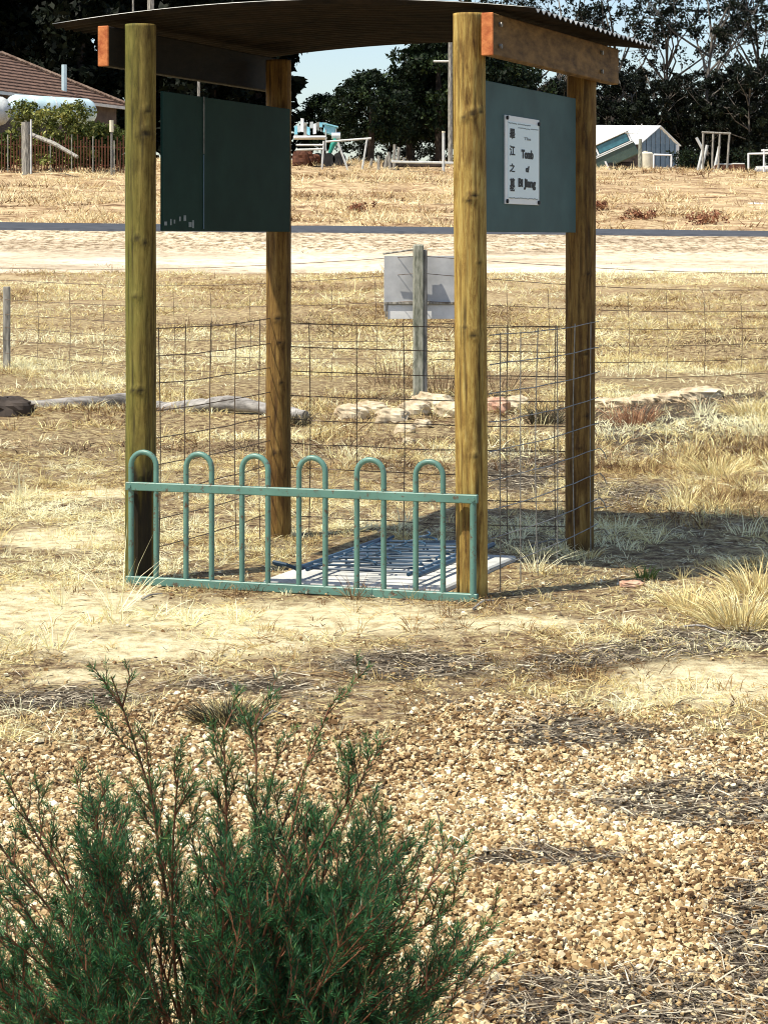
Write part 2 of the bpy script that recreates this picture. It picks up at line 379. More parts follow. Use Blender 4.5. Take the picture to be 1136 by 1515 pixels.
# ------------------------------------------------------------------ gravel chips (uncountable)
def infield(Y, mg=1.0): return .1834 * Y + .25 * mg
def cubes(P, S, R, name, material, rnd):
    """distorted boxes; P centres, S sizes (n,3), R yaw"""
    n = len(P); base = np.array([[i, j, k] for i in (-1, 1) for j in (-1, 1) for k in (-1, 1)], float) * .5
    V = base[None] * S[:, None, :] * (1 + rng.uniform(-.42, .42, (n, 8, 3)))
    top = base[:, 2] > 0; V[:, top, :2] *= rng.uniform(.45, .95, (n, 1, 1))
    c, s = np.cos(R), np.sin(R); x = V[..., 0] * c[:, None] - V[..., 1] * s[:, None]; y = V[..., 0] * s[:, None] + V[..., 1] * c[:, None]; z = V[..., 2]
    ta = rng.normal(0, .35, n); z2 = z * np.cos(ta)[:, None] + x * np.sin(ta)[:, None]; x2 = x * np.cos(ta)[:, None] - z * np.sin(ta)[:, None]
    V = np.stack([x2, y, z2], -1) + P[:, None, :]
    q = np.array([(0, 1, 3, 2), (4, 6, 7, 5), (0, 4, 5, 1), (2, 3, 7, 6), (1, 5, 7, 3)])
    Fq = (q[None] + (np.arange(n) * 8)[:, None, None]).reshape(-1, 4)
    return mesh_np(name, V.reshape(-1, 3), Fq, material, rnd=np.repeat(rnd, 8))
N = 315000
Y = rng.uniform(3.3, 9.5, N); X = rng.uniform(-1, 1, N) * infield(Y)
g, l, ba = zones(X, Y); keep = rng.random(N) < np.maximum(g * (1 - .85 * l), .04 * (1 - ba)) * np.interp(Y, [3.3, 5.5, 7.5], [1, .8, .45])
X, Y, l = X[keep], Y[keep], l[keep]; n = len(X)
sz = np.clip(rng.lognormal(math.log(.0071), .42, n), .0030, .016)
S = np.stack([sz * rng.uniform(.9, 1.5, n), sz * rng.uniform(.7, 1.1, n), sz * rng.uniform(.4, .75, n)], -1)
P = np.stack([X, Y, zg(X, Y) + S[:, 2] * .15 + rng.uniform(-.002, .010, n)], -1)
rn = np.clip(rng.beta(1.25, 1.4, n) * .93 + .25 * (fbm(X, Y, .4, 21) - .5) * 2, 0, 1)
tag(cubes(P, S, rng.uniform(0, 6.28, n), 'gravel', M['chips'], rn), kind='stuff')

# ------------------------------------------------------------------ grass
def blades(P, H, LD, LA, W, name=None, material=None, rnd=None, parent=None, loc=None, droop=.35, kind=None, segs=2):
    """P bases, H length, LD lean azimuth, LA lean angle from vertical, W width"""
    n = len(P); d = np.stack([np.cos(LD) * np.sin(LA), np.sin(LD) * np.sin(LA), np.cos(LA)], -1)
    side = rng.normal(0, 1, (n, 3)); side[:, 2] *= .3; side -= (side * d).sum(1)[:, None] * d; side /= np.linalg.norm(side, axis=1)[:, None] + 1e-9
    side *= (W / 2)[:, None]
    hd = np.stack([np.cos(LD), np.sin(LD), np.zeros(n)], -1)
    mid = P + d * (H * .55)[:, None]
    tip = P + d * H[:, None] + hd * (H * droop * rng.random(n))[:, None] - np.array([0, 0, 1]) * (H * droop * .6 * rng.random(n) * np.clip(np.cos(LA), 0, 1))[:, None]
    if segs == 2:
        V = np.stack([P - side, P + side, mid + side * .8, mid - side * .8, tip], 1).reshape(-1, 3)
        k = (np.arange(n) * 5)[:, None]; Fs = [k + np.array([[0, 1, 2, 3]]), k + np.array([[3, 2, 4]])]; m_ = 5
    else:
        V = np.stack([P - side, P + side, tip], 1).reshape(-1, 3); Fs = [np.arange(n * 3).reshape(-1, 3)]; m_ = 3
    o = mesh_np(name, V, Fs, material, parent, loc, rnd=np.repeat(np.clip(rnd, 0, 1), m_))
    if kind: o['kind'] = kind
    return o
def keep_out(X, Y):
    """no grass on the slab"""
    rx, ry = X - .3665, Y - 8.74; a = rx * .954 - ry * .299; b = rx * .33 + ry * .944
    return ~((a > -.98) & (a < .03) & (b > -.03) & (b < 1.12))
def grass_field(name, ntuft, per, y0, y1, h, wdt, spread, material, seg=2, dens=None, yexp=1.0, flat=.5, rb=0.0):
    Yt = y0 + (y1 - y0) * rng.random(ntuft) ** yexp; Xt = rng.uniform(-1, 1, ntuft) * infield(Yt, 2)
    d = dens(Xt, Yt); k = rng.random(ntuft) < d; Xt, Yt = Xt[k], Yt[k]; nt_ = len(Xt)
    hs = h * rng.lognormal(0, .35, nt_) * (.6 + .9 * fbm(Xt, Yt, 1.3, 31))
    tr = rng.normal(0, .16, nt_) + 2.2 * (fbm(Xt * .6, Yt, np.where(Yt > 18, 1.8, .8), 33) - .5) + 1.5 * (fbm(Xt, Yt, .2, 34) - .5)
    flt = rng.random(nt_) < flat
    a = rng.uniform(0, 6.283, (nt_, per)); r = spread * np.sqrt(rng.random((nt_, per))) * rng.lognormal(0, .3, (nt_, 1))
    X = (Xt[:, None] + r * np.cos(a)).ravel(); Y = (Yt[:, None] + r * np.sin(a) * 1.0).ravel()
    H = (hs[:, None] * rng.uniform(.45, 1.15, (nt_, per))).ravel()
    LD = (a + rng.normal(0, .7, (nt_, per))).ravel()
    LA = np.where(flt[:, None], rng.uniform(1.05, 1.5, (nt_, per)), rng.uniform(.1, 1.0, (nt_, per))).ravel()
    R = (.55 + rb + tr[:, None] + rng.normal(0, .17, (nt_, per))).ravel()
    ok = keep_out(X, Y); X, Y, H, LD, LA, R = [q[ok] for q in (X, Y, H, LD, LA, R)]
    P = np.stack([X, Y, zg(X, Y) + .002], -1)
    W = wdt * rng.uniform(.6, 1.4, len(X))
    return blades(P, H, LD, LA, W, name, material, R, kind='stuff', segs=seg)
def dn_near(X, Y):
    g, l, b = zones(X, Y); n = fbm(X, Y, .45, 41); x = px(X, Y)
    d = np.clip((n - .40) * 4.2, .08, 1) * (1 - g) * (1 - .6 * b) * (1 - .5 * l)
    return d
grass_field('dry_grass', 21000, 11, 6.2, 14.5, .042, .0028, .035, M['straw'], 2, dn_near, .9, .62)
grass_field('dry_grass', 15000, 9, 13.5, 25, .075, .0055, .08, M['straw'], 2, lambda X, Y: np.clip((fbm(X, Y, .9, 42) - .43) * 4.5, .03, 1), 1.0, .5, .05)
grass_field('paddock_grass', 12000, 8, 24, 36.4, .08, .010, .15, M['straw'], 1, lambda X, Y: np.clip((fbm(X * .6, Y, 1.2, 43) - .38) * 4, .05, 1), 1.0, .5, .1)
grass_field('paddock_grass', 16000, 8, 57, 112, .20, .035, .35, M['strawfar'], 1, lambda X, Y: np.clip((fbm(X, Y, 3.5, 44) - .38) * 3.5, .05, 1), 1.0, .35, .05)
grass_field('verge_weeds', 900, 6, 36.5, 50, .06, .02, .2, M['strawfar'], 1, lambda X, Y: np.clip((fbm(X * .4, Y, 1.2, 45) - .5) * 5, .0, 1), 1.0, .5, -.15)
# taller loose tufts
grass_field('dry_grass', 330, 24, 7.0, 14.5, .10, .0032, .035, M['straw'], 2, lambda X, Y: np.clip((fbm(X, Y, .7, 46) - .45) * 4, 0, 1) * (1 - zones(X, Y)[0]), 1, .1, .12)
grass_field('dry_grass', 1900, 24, 10.6, 17, .10, .0042, .085, M['straw'], 2,
            lambda X, Y: np.clip((px(X, Y) - 880) / 120, 0, 1) * np.clip((fbm(X, Y, .6, 47) - .38) * 4, 0, 1) * (1 - .8 * zones(X, Y)[1]), 1, .15, .12)
# flattened straw and litter over soil and gravel edge
N = 130000; Y = rng.uniform(3.4, 15, N); X = rng.uniform(-1, 1, N) * infield(Y); g, l, b = zones(X, Y)
k = (rng.random(N) < np.clip(l * .95 + .10 * (1 - g) + .012, 0, 1) * (1 - .8 * b)) & keep_out(X, Y); X, Y, l = X[k], Y[k], l[k]; n = len(X)
blades(np.stack([X, Y, zg(X, Y) + rng.uniform(.002, .014, n)], -1), rng.uniform(.02, .085, n), rng.uniform(0, 6.28, n), rng.uniform(1.3, 1.62, n), rng.uniform(.0018, .0042, n),
       'twig_litter', M['litter'], rng.beta(1.6, 1.5, n), kind='stuff')

def tuft(name, loc, n, r, h, w_, material, label, cat, group=None, lean=.8, mean=.6):
    a = rng.uniform(0, 6.283, n); q = r * np.sqrt(rng.random(n)); X = loc[0] + q * np.cos(a); Y = loc[1] + q * np.sin(a)
    P = np.stack([X, Y, zg(X, Y) - .004], -1); LA = np.clip(q / r * lean + rng.normal(0, .15, n), 0, 1.4)
    o = blades(P, h * rng.uniform(.5, 1.1, n), a + rng.normal(0, .4, n), LA, w_ * rng.uniform(.6, 1.4, n), name, material, mean + rng.normal(0, .2, n), loc=loc)
    return tag(o, label, cat, group)
def dry(x, y): Y_ = F * EYE / (y - HOR); return gat(x, Y_)
tuft('grass_tussock', dry(335, 1068), 600, .085, .10, .0035, M['darkweed'], 'small dark dead tussock on the edge of the gravel behind the shrub', 'grass', lean=.9, mean=.5)
tuft('grass_tussock', dry(345, 1066), 260, .10, .10, .003, M['straw'], 'straw coloured tussock behind the shrub, ringing the small dark one', 'grass', lean=1.0, mean=.55)
for (x, y, n, r, h, lb) in ((1095, 925, 330, .13, .20, 'tall pale yellow grass clump at the right edge beside the bare sandy patch'),
                            (1125, 880, 300, .14, .19, 'dense yellow grass clump at the right edge behind the nearest tall clump'),
                            (1060, 700, 300, .16, .17, 'golden upright grass clump below the soil bank on the right'),
                            (1110, 640, 300, .16, .19, 'yellow grass clump growing up the soil bank at the right edge'),
                            (1020, 900, 160, .09, .14, 'low straw clump right of the pink stone and green sprout'),
                            (868, 826, 60, .07, .09, 'dry grass leaning on the foot of the rear right shelter post')):
    tuft('grass_clump', dry(x, y), n, r, h, .0042, M['straw'], lb, 'grass', 'tall dry grass clumps on the right', mean=.55, lean=1.1)
tuft('green_tuft', dry(955, 858), 60, .035, .085, .005, M['greengrass'], 'small green grass sprout beside the flat pink stone', 'grass', lean=.6, mean=.4)
for (x, y, n, r, h, mt, lb) in ((935, 640, 260, .16, .20, 'redweed', 'rusty red dry weed in front of the pale bank right of the shelter'),
                                (805, 632, 260, .13, .20, 'darkweed', 'dark twiggy weed among the pale rocks seen through the right mesh'),
                                (440, 632, 200, .10, .16, 'darkweed', 'dark weed at the end of the grey log beside the rear left post'),
                                (585, 570, 110, .26, .45, 'brownweed', 'brown thorny weed growing left of the grey sign post'),
                                (655, 580, 150, .25, .5, 'brownweed', 'brown leggy weed growing right of the grey sign post'),
                                (735, 575, 80, .22, .42, 'brownweed', 'sparse brown weed seen through the right mesh beside the front post')):
    tuft('dry_weed', dry(x, y), n, r, h, .005, M[mt], lb, 'weed', 'dry dark weeds', lean=.7, mean=.5 if mt != 'redweed' else .75)
for (x, Y_, r, h, lb) in ((1040, 60, .55, .55, 'rust red bush at the foot of the bank near the road, right side'), (945, 62, .45, .5, 'smaller rust red bush on the bank just right of the shelter'),
                          (532, 64, .45, .6, 'reddish bush on the bank seen between the two panels'), (885, 66, .35, .5, 'rust red bush on the bank touching the rear right post')):
    RB_ = (globals().setdefault('red_bushes', [])); RB_.append((x, Y_, r, h, lb))
grass_field('low_weeds', 4200, 9, 23, 36, .07, .010, .16, M['brownweed'], 1, lambda X, Y: np.clip((fbm(X * .4, Y, 1.5, 48) - .47) * 7, 0, 1) * np.clip(1 - np.abs(Y - 28) / 5, 0, 1), 1, .5, -.1)
grass_field('bank_weeds', 3600, 8, 58, 100, .18, .035, .4, M['brownweed'], 1, lambda X, Y: np.clip((fbm(X * .5, Y, 4, 50) - .5) * 7, 0, 1), 1, .4, -.05)
grass_field('low_weeds', 4200, 9, 13.5, 22, .06, .006, .10, M['brownweed'], 1, lambda X, Y: np.clip((fbm(X * .5, Y, 1.1, 49) - .49) * 7, 0, 1), 1, .6, -.1)

# ------------------------------------------------------------------ shelter
RF = Vector((.3665, 8.74, 0)); LF = Vector((-1.067, 9.19, -.02)); LB = Vector((-.531, 10.55, -.02)); RB = Vector((.942, 10.1, 0))
U = (RF - LF); U.z = 0; U.normalize()
V_ = ((RB - RF) + (LB - LF)); V_.z = 0; V_.normalize()
Zv = Vector((0, 0, 1))
shelter = empty('shelter', (0, 9.6, 0), 'open timber shelter on four round posts with a curved corrugated roof', 'shelter')
def round_post(base, r, top, material, seed, knots, mark=None, name='post', parent=shelter, lean=(0, 0)):
    nr, nz = 56, 230; th = np.linspace(0, 2 * np.pi, nr, endpoint=False); z = np.linspace(-.12, top - base.z, nz)
    T, Z = np.meshgrid(th, z)
    R = r * (1 + .02 * np.sin(Z * 2.1 + seed)) + .0035 * (fbm(np.cos(T) * 2 + seed, Z * .8 + np.sin(T) * 2, .5, seed) - .5) * 2
    dark = np.zeros_like(R)
    # drying cracks
    rs = np.random.default_rng(seed)
    for _ in range(40):
        t0 = rs.uniform(0, 6.283); z0 = rs.uniform(0, 2.4); L = rs.uniform(.12, .8)
        tt = t0 + .06 * np.sin((Z - z0) * 9 + seed) + .05 * (Z - z0); dt = np.abs((T - tt + np.pi) % (2 * np.pi) - np.pi)
        e = np.exp(-(dt / .05) ** 2) * np.clip(1 - np.abs(Z - z0) / L, 0, 1) ** .5
        R -= .0035 * e; dark = np.maximum(dark, e * .8)
    for (kx, kz, ks) in knots:      # kx: -1..1 across the face seen by the camera
        t0 = -math.pi / 2 + kx * 1.3; dt = ((T - t0 + np.pi) % (2 * np.pi) - np.pi) * r; dz = Z - kz
        ks = ks * .85; wob_ = .75 + .7 * fbm(T * 3, Z * 6, .5, seed + 4, 3); q = ((dt / ks) ** 2 + (dz / (ks * .62)) ** 2) * wob_
        R += .007 * np.exp(-q / 3.0) - .008 * np.exp(-q * 1.6)
        ang = np.arctan2(dz, dt); dark = np.maximum(dark, np.clip(np.exp(-q * 1.1) * 1.1, 0, .85)); dark = np.maximum(dark, .5 * np.exp(-((np.sqrt(q) - 1.9) / .3) ** 2) * (.5 + .5 * np.sin(ang * 3 + seed)))
    dark = np.maximum(dark, .6 * np.clip(1 - Z / (.05 + .06 * fbm(T, T * 0, .8, seed)), 0, 1))
    if mark is not None: dark = np.maximum(dark, mark(T, Z))
    lx = lean[0] * Z / 2.4; ly = lean[1] * Z / 2.4
    V = np.stack([base.x + R * np.cos(T) + lx, base.y + R * np.sin(T) + ly, base.z + Z], -1).reshape(-1, 3)
    i = np.arange(nz * nr).reshape(nz, nr); j = np.roll(i, -1, 1)
    Fq = np.stack([i[:-1], j[:-1], j[1:], i[1:]], -1).reshape(-1, 4)
    V = np.vstack([V, [[base.x + lean[0], base.y + lean[1], top + .002]]]); c = len(V) - 1
    Ft = np.stack([i[-1], j[-1], np.full(nr, c)], -1)
    o = mesh_np(name, V, [Fq, Ft], material, parent, smooth=True, attrs=dict(dark=np.append(dark.ravel(), 0)))
    # object-space coordinates of the grain centred on the post
    me = o.data; off = Vector((base.x, base.y, base.z)) - rootloc(parent)
    me.transform(Matrix.Translation(-off)); o.location = off
    return o
def lf_mark(T, Z):  # blackens the front of the lower post, broken up by noise
    dt = (T + math.pi / 2 + np.pi) % (2 * np.pi) - np.pi
    return .93 * np.clip((.95 - np.abs(dt - .1)) * 6, 0, 1) * np.clip((.56 + .02 * np.sin(T * 9) - Z) * 14, 0, 1) * np.clip((fbm(T * 2, Z, .25, 3) - .15) * 4, .35, 1)
p1 = round_post(LF, .068, 2.44, M['postgreen'], 3, [(.45, 2.08, .02), (.35, 1.98, .03), (-.1, 1.52, .018), (.3, 1.5, .014), (-.2, 1.27, .014), (.1, .86, .02), (-.3, .86, .014), (.5, .5, .012)], lf_mark)
p1['label'] = 'green tinged front left post with a black patch near its foot'
p2 = round_post(RF, .0665, 2.44, M['post'], 5, [(.1, 2.02, .022), (.55, 2.03, .02), (-.3, 2.0, .016), (.2, 1.68, .022), (-.1, 1.66, .016), (.45, 1.4, .012), (.1, 1.1, .022), (.2, .6, .018), (0, .32, .012), (-.3, 1.13, .014)], None, lean=(-.012, 0))
p2['label'] = 'yellow pine front right post with knots'
round_post(LB, .0635, 2.40, M['postdark'], 8, [(0, 1.12, .022), (.1, 1.0, .015), (-.2, .45, .018), (.2, .8, .012)])
round_post(RB, .071, 2.40, M['postdark'], 11, [(.3, 1.33, .015), (.2, .95, .02), (.3, .65, .012), (-.1, .5, .014)], None, lean=(.012, 0))
# side beams (bolted outside the posts) and their painted ends
for side, (Pf, Pb) in enumerate(((RF, RB), (LF, LB))):
    sgn = 1 if side == 0 else -1
    d = (Pb - Pf); d.z = 0; d.normalize(); nrm = Vector((d.y, -d.x, 0)) * sgn
    st_ = Pf + nrm * (.068 + .028) * (1.0 if side == 0 else 1.5) - d * .07; L = 1.80 if side == 0 else 1.9
    c = st_ + d * (L / 2); c.z = 2.345
    bm_ = MB().box((c.x, c.y, c.z), (.05, L, .175), (nrm, d, Zv), .004).build('beam', M['beam'] if side == 0 else M['shadebeam'], shelter)
    if side: bm_['label'] = 'left beam coloured near black to carry the shade under the roof'
    e = st_ - d * .004
    MB().box((e.x, e.y, 2.345), (.052, .010, .177), (nrm, d, Zv), .003).build('beam_end', M['endgrain'], bm_)
    for bz in (2.30, 2.39):
        for k in (.07, 1.50):
            q = st_ + d * k + nrm * .0275
            MB().tube([(q.x, q.y, bz), (q.x + nrm.x * .01, q.y + nrm.y * .01, bz)], .011, 6).build('bolt', M['galv'], bm_)
# rafters crossing over the beams, hidden in the dark under the roof
# curved corrugated roof: sheets curve along their corrugations (left to right)
EA0, EA1 = -1.503 - .41, .28       # along U from RF
def roof_z(a):
    m_ = (EA0 + EA1) / 2; h = (EA1 - EA0) / 2; return 2.512 - .068 * ((a - m_) / h) ** 2
def roof_pt(a, b, dz=0): q = RF + U * a + V_ * b; return (q.x, q.y, roof_z(a) + dz)
B0, B1 = -.03, 1.93; ns = 3; wsh = (B1 - B0) / ns
for k in range(ns):
    nb = 100; na = 40; aa = np.linspace(EA0, EA1, na); bb = np.linspace(B0 + k * wsh, B0 + (k + 1) * wsh + (.05 if k < ns - 1 else 0), nb)
    top_, bot = [], []
    for b0 in bb:
        dz = .009 * math.cos(2 * math.pi * (b0 - B0) / .0762) + .003 * (k < ns and 1) * k
        for a0 in aa: top_.append(roof_pt(a0, b0, dz + .003)); bot.append(roof_pt(a0, b0, dz))
    fq = gridfaces(nb, na)
    edges = []
    n_ = nb * na
    ring = list(range(na)) + [i * na + na - 1 for i in range(1, nb)] + [(nb - 1) * na + i for i in range(na - 2, -1, -1)] + [i * na for i in range(nb - 2, 0, -1)]
    rim = [(ring[i], ring[(i + 1) % len(ring)], ring[(i + 1) % len(ring)] + n_, ring[i] + n_) for i in range(len(ring))]
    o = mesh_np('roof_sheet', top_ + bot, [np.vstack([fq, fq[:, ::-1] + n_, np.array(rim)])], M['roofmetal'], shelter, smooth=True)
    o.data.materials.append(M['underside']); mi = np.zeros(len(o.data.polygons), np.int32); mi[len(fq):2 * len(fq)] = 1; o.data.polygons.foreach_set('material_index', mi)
# side panels
def panel(P0, P1, z0, z1, material, off, label):
    d = (P1 - P0); L = d.length; d.normalize(); n_ = Vector((d.y, -d.x, 0)); c = (P0 + P1) / 2 + n_ * off
    o = MB().box((c.x, c.y, (z0 + z1) / 2), (L, .012, z1 - z0), (d, n_, Zv), .002).build('panel', material, shelter); o['label'] = label
    return o, d, n_
dL = (LB - LF).normalized(); dL.z = 0
A0 = Vector((LF.x, LF.y, 0)) + dL * .05; A1 = Vector((LB.x, LB.y, 0)) - dL * .04
pl, d, n_ = panel(A0, A1, 1.535, 2.15, M['panel'], .076, 'dark green left side panel with a pale vertical strip')
jc = A0 + d * .40 + n_ * (.076 + .0085)
MB().box((jc.x, jc.y, 2.02), (.006, .004, .26), (d, n_, Zv)).build('thin_strip', M['galv'], pl)  # thin vertical strip, pale above, narrower and blue grey below
MB().box((jc.x, jc.y, 1.715), (.003, .004, .34), (d, n_, Zv)).build('thin_strip', M['bluegable'], pl)
for i in range(7):
    q = A0 + d * (.03 + .045 * i + random.uniform(-.01, .01)) + n_ * (.076 + .0075)
    MB().box((q.x, q.y, 1.575 + random.uniform(-.012, .02)), (random.uniform(.01, .03), .002, random.uniform(.015, .04)), (d, n_, Zv)).build('sticker_scrap', M['fadedink'], pl)
dR = (RB - RF).normalized()
C0 = Vector((RF.x, RF.y, 0)) + dR * .03; C1 = Vector((RB.x, RB.y, 0)) - dR * .115
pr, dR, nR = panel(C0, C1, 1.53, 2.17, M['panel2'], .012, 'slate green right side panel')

# plaque on the right panel
def text_mesh(body, size, bold=.0):
    cu = bpy.data.curves.new('lettering', 'FONT'); cu.body = body; cu.size = size; cu.align_x = 'CENTER'; cu.align_y = 'CENTER'; cu.offset = bold; cu.extrude = .0004; cu.resolution_u = 3
    o = bpy.data.objects.new('lettering', cu); COL.objects.link(o); bpy.context.view_layer.update()
    me = bpy.data.meshes.new_from_object(o); bpy.data.objects.remove(o); return me
SB0, SB1, SZ0, SZ1 = .345, .80, 1.652, 2.037
def sp(s, t_, off=0): q = Vector((RF.x, RF.y, 0)) + dR * (SB0 + (SB1 - SB0) * s) + nR * (.012 + .0065 + off); q.z = SZ1 + (SZ0 - SZ1) * t_; return q
plaque = empty('sign', sp(.5, 1), 'pale blue memorial plaque with black lettering on the slate green panel', 'sign')
q = sp(.5, .5, .003); MB().box(q, (SB1 - SB0, .006, SZ1 - SZ0), (dR, nR, Zv), .001).build('board', M['plaqueedge'], plaque)
q = sp(.52, .5, .0065); MB().box(q, ((SB1 - SB0) * .90, .002, (SZ1 - SZ0) * .87), (dR, nR, Zv)).build('face', M['plaque'], plaque)
def letter(body, s, t_, wd, hd, bold=.004, material=None):
    me = text_mesh(body, .1, bold); v = np.array([x.co for x in me.vertices]);
    if len(v) == 0: return
    lo, hi = v.min(0), v.max(0); me.materials.clear(); me.materials.append(material or M['ink'])
    W_ = (SB1 - SB0) * wd; H_ = (SZ1 - SZ0) * hd; org = sp(s, t_, .0085)
    off = org - rootloc(plaque)
    for x in me.vertices:
        a = (x.co.x - (lo[0] + hi[0]) / 2) / (hi[0] - lo[0]) * W_; c = (x.co.y - (lo[1] + hi[1]) / 2) / (hi[1] - lo[1]) * H_
        p_ = dR * a + Zv * c + nR * (x.co.z * 1.0) + off; x.co = p_
    o = bpy.data.objects.new('lettering', me); COL.objects.link(o); o.parent = plaque
letter('The', .63, .24, .2, .035, .003, M['fadedink'])
letter('Tomb', .63, .42, .36, .105, .006)
letter('of', .63, .59, .11, .075, .006)
letter('Bi Jiang', .62, .765, .52, .13, .006)
for ch, t_, hh in (('畢', .205, .12), ('江', .395, .12), ('之', .59, .10), ('墓', .78, .15)): letter(ch, .19, t_, .15, hh, .003)
dash = MB()
for (s0, s1, t_) in ((.34, .72, .085), (.36, .7, .125), (.08, .3, .085), (.74, .95, .12), (.1, .95, .93)):
    x = s0
    while x < s1:
        l = random.uniform(.01, .035); dash.box(sp(x + l / 2, t_ + random.uniform(-.003, .003), .008), (l * (SB1 - SB0), .001, .0045), (dR, nR, Zv)); x += l + .01
dash.build('fine_print', M['fadedink'], plaque)['kind'] = 'stuff'
for s_, t_ in ((.04, .03), (.97, .05), (.04, .97), (.97, .97)):
    q = sp(s_, t_, .006); MB().tube([q, q + nR * .008], .009, 8).build('screw', M['ink'], plaque)

# welded mesh on the left, back and right sides
meshf = empty('mesh_fence', (.2, 9.8, 0), 'rusty square wire mesh fixed round the left, back and right sides of the shelter', 'wire fence')
def mesh_side(P0, P1, ztop, n_h, material, n_v, sag=0.0):
    d = P1 - P0; L = d.length
    for i in range(n_h):
        z = ztop - .122 * i; pts = []
        if z < .02: break
        for k in range(9):
            t_ = k / 8; q = P0 + d * t_; pts.append((q.x + random.uniform(-.003, .003), q.y + random.uniform(-.003, .003), z - sag * math.sin(math.pi * t_) + random.uniform(-.003, .003)))
        MB().tube(pts, .0026, 5).build('wire', material, meshf)
    for i in range(n_v):
        t_ = (i + .5) / n_v + random.uniform(-.01, .01); q = P0 + d * t_; bow = random.uniform(-.012, .012)
        pts = [(q.x + bow * math.sin(k / 6 * 3.1), q.y, ztop + .004 - (ztop - .0) * k / 6) for k in range(7)]
        MB().tube(pts, .0026, 5).build('wire', material, meshf)
f0 = lambda P: Vector((P.x, P.y, 0))
nL = Vector((dL.y, -dL.x, 0)); mesh_side(f0(LF) + dL * .06 - nL * .02, f0(LB) - dL * .04 - nL * .02, 1.10, 9, M['wire'], 5, .01)
mesh_side(f0(LB) + V_ * .068, f0(RB) + V_ * .075, 1.075, 9, M['wire'], 6, .01)
mesh_side(f0(RF) + nR * .070 + dR * .02, f0(RB) + nR * .080 + dR * .05, 1.10, 9, M['galv'], 6, .012)
# twisted loose end of mesh at rear right post
for k in range(3):
    q = f0(RB) + nR * .085 + dR * .05; z = .25 + .12 * k
    MB().tube([(q.x, q.y, z), (q.x + .02, q.y - .03, z - .02), (q.x + .03, q.y - .03, z - .05)], .0026, 5).build('wire', M['galv'], meshf)

# bow-top fence panel across the front
G0 = Vector((-1.118, 9.10, 0)); G1 = Vector((.3865, 8.63, 0)); gd = (G1 - G0); GL = gd.length; gd.normalize(); gn = Vector((gd.y, -gd.x, 0))
bow = empty('bow_top_fence', (G0 + G1) / 2, 'low green bow-top metal fence panel set across the front posts', 'fence panel')
for zc, nm in ((.4265, 'rail'), (.018, 'rail')):
    c = (G0 + G1) / 2; r_ = MB().box((c.x, c.y, zc), (GL, .026, .036), (gd, gn, Zv), .003).build('rail', M['fencegreen'], bow)
    for e in (.018, GL - .018):
        q = G0 + gd * e + gn * .013; MB().tube([(q.x, q.y, zc), (q.x + gn.x * .006, q.y + gn.y * .006, zc)], .009, 8).build('screw', M['fencegreen'], r_)
for k in range(6):
    s0 = .022 + .2575 * k; wd_ = .118; pts = []
    for zz in (.018, .2, .4, .575 - wd_ / 2): q = G0 + gd * s0; pts.append((q.x, q.y, zz))
    for i in range(1, 12):
        th = math.pi * i / 12; q = G0 + gd * (s0 + wd_ / 2 - wd_ / 2 * math.cos(th)); pts.append((q.x, q.y, .575 - wd_ / 2 + wd_ / 2 * math.sin(th)))
    for zz in (.575 - wd_ / 2, .4, .2, .018): q = G0 + gd * (s0 + wd_); pts.append((q.x, q.y, zz))
    MB().tube(pts, .0118, 12).build('hoop', M['fencegreen'], bow, smooth=True)
q = G1 - gd * .02; MB().tube([(q.x, q.y, .0), (q.x, q.y, .43)], .0135, 12).build('end_bar', M['fencegreen'], bow, smooth=True)

# grave slab and grille
def sh(a, b, z=0): q = RF + U * a + V_ * b; return Vector((q.x, q.y, z))
c = sh(-.55, .54, .0); MB().box((c.x, c.y, .0), (.80, 1.0, .05), (U, V_, Zv), .008).build('grave_slab', M['concrete'], base=True)
gs = bpy.data.objects['grave_slab']; tag(gs, 'pale concrete grave slab on the ground inside the shelter', 'slab')
gril = empty('steel_grille', sh(-.5, .55, .036), 'dark blue steel grille with scrollwork lying on the pale grave slab', 'grille')
def bar(a0, b0, a1, b1, r=.008, z=.075, z1=None): return MB().tube([sh(a0, b0, z), sh(a1, b1, z if z1 is None else z1)], r, 6)
for a0 in (-.80, -.755, -.30, -.255): bar(a0, .06, a0, 1.02, .012 if a0 in (-.80, -.255) else .009).build('side_rail', M['bluesteel'], gril)
for i in range(9):
    b0 = .10 + .11 * i; bar(-.80, b0, -.26, b0 + .02, .006, .075).build('crossbar', M['bluesteel'], gril)
for i in range(8):
    b0 = .10 + .11 * i; bar(-.72, b0, -.34, b0 + .12, .005, .09).build('diagonal_bar', M['bluesteel'], gril)
for i in range(6):
    b0 = .14 + .15 * i; MB().tube([sh(-.53 + .05 * math.cos(t_ * .6) * (1 - t_ / 16), b0 + .05 * math.sin(t_ * .6) * (1 - t_ / 16), .1 + .003 * t_) for t_ in range(14)], .005, 5).build('scroll', M['bluesteel'], gril)
for i in range(4):
    for a0 in (-.74, -.32):
        b0 = .2 + .25 * i; MB().tube([sh(a0, b0, .035), sh(a0, b0, .09), sh(a0 + .02, b0 + .02, .10)], .006, 5).build('upright_spike', M['bluesteel'], gril)
MB().tube([sh(-.80, .06, .075), sh(-.83, .01, .10), sh(-.88, .0, .11), sh(-.90, .04, .10), sh(-.87, .06, .09)], .009, 6).build('scroll', M['bluesteel'], gril)

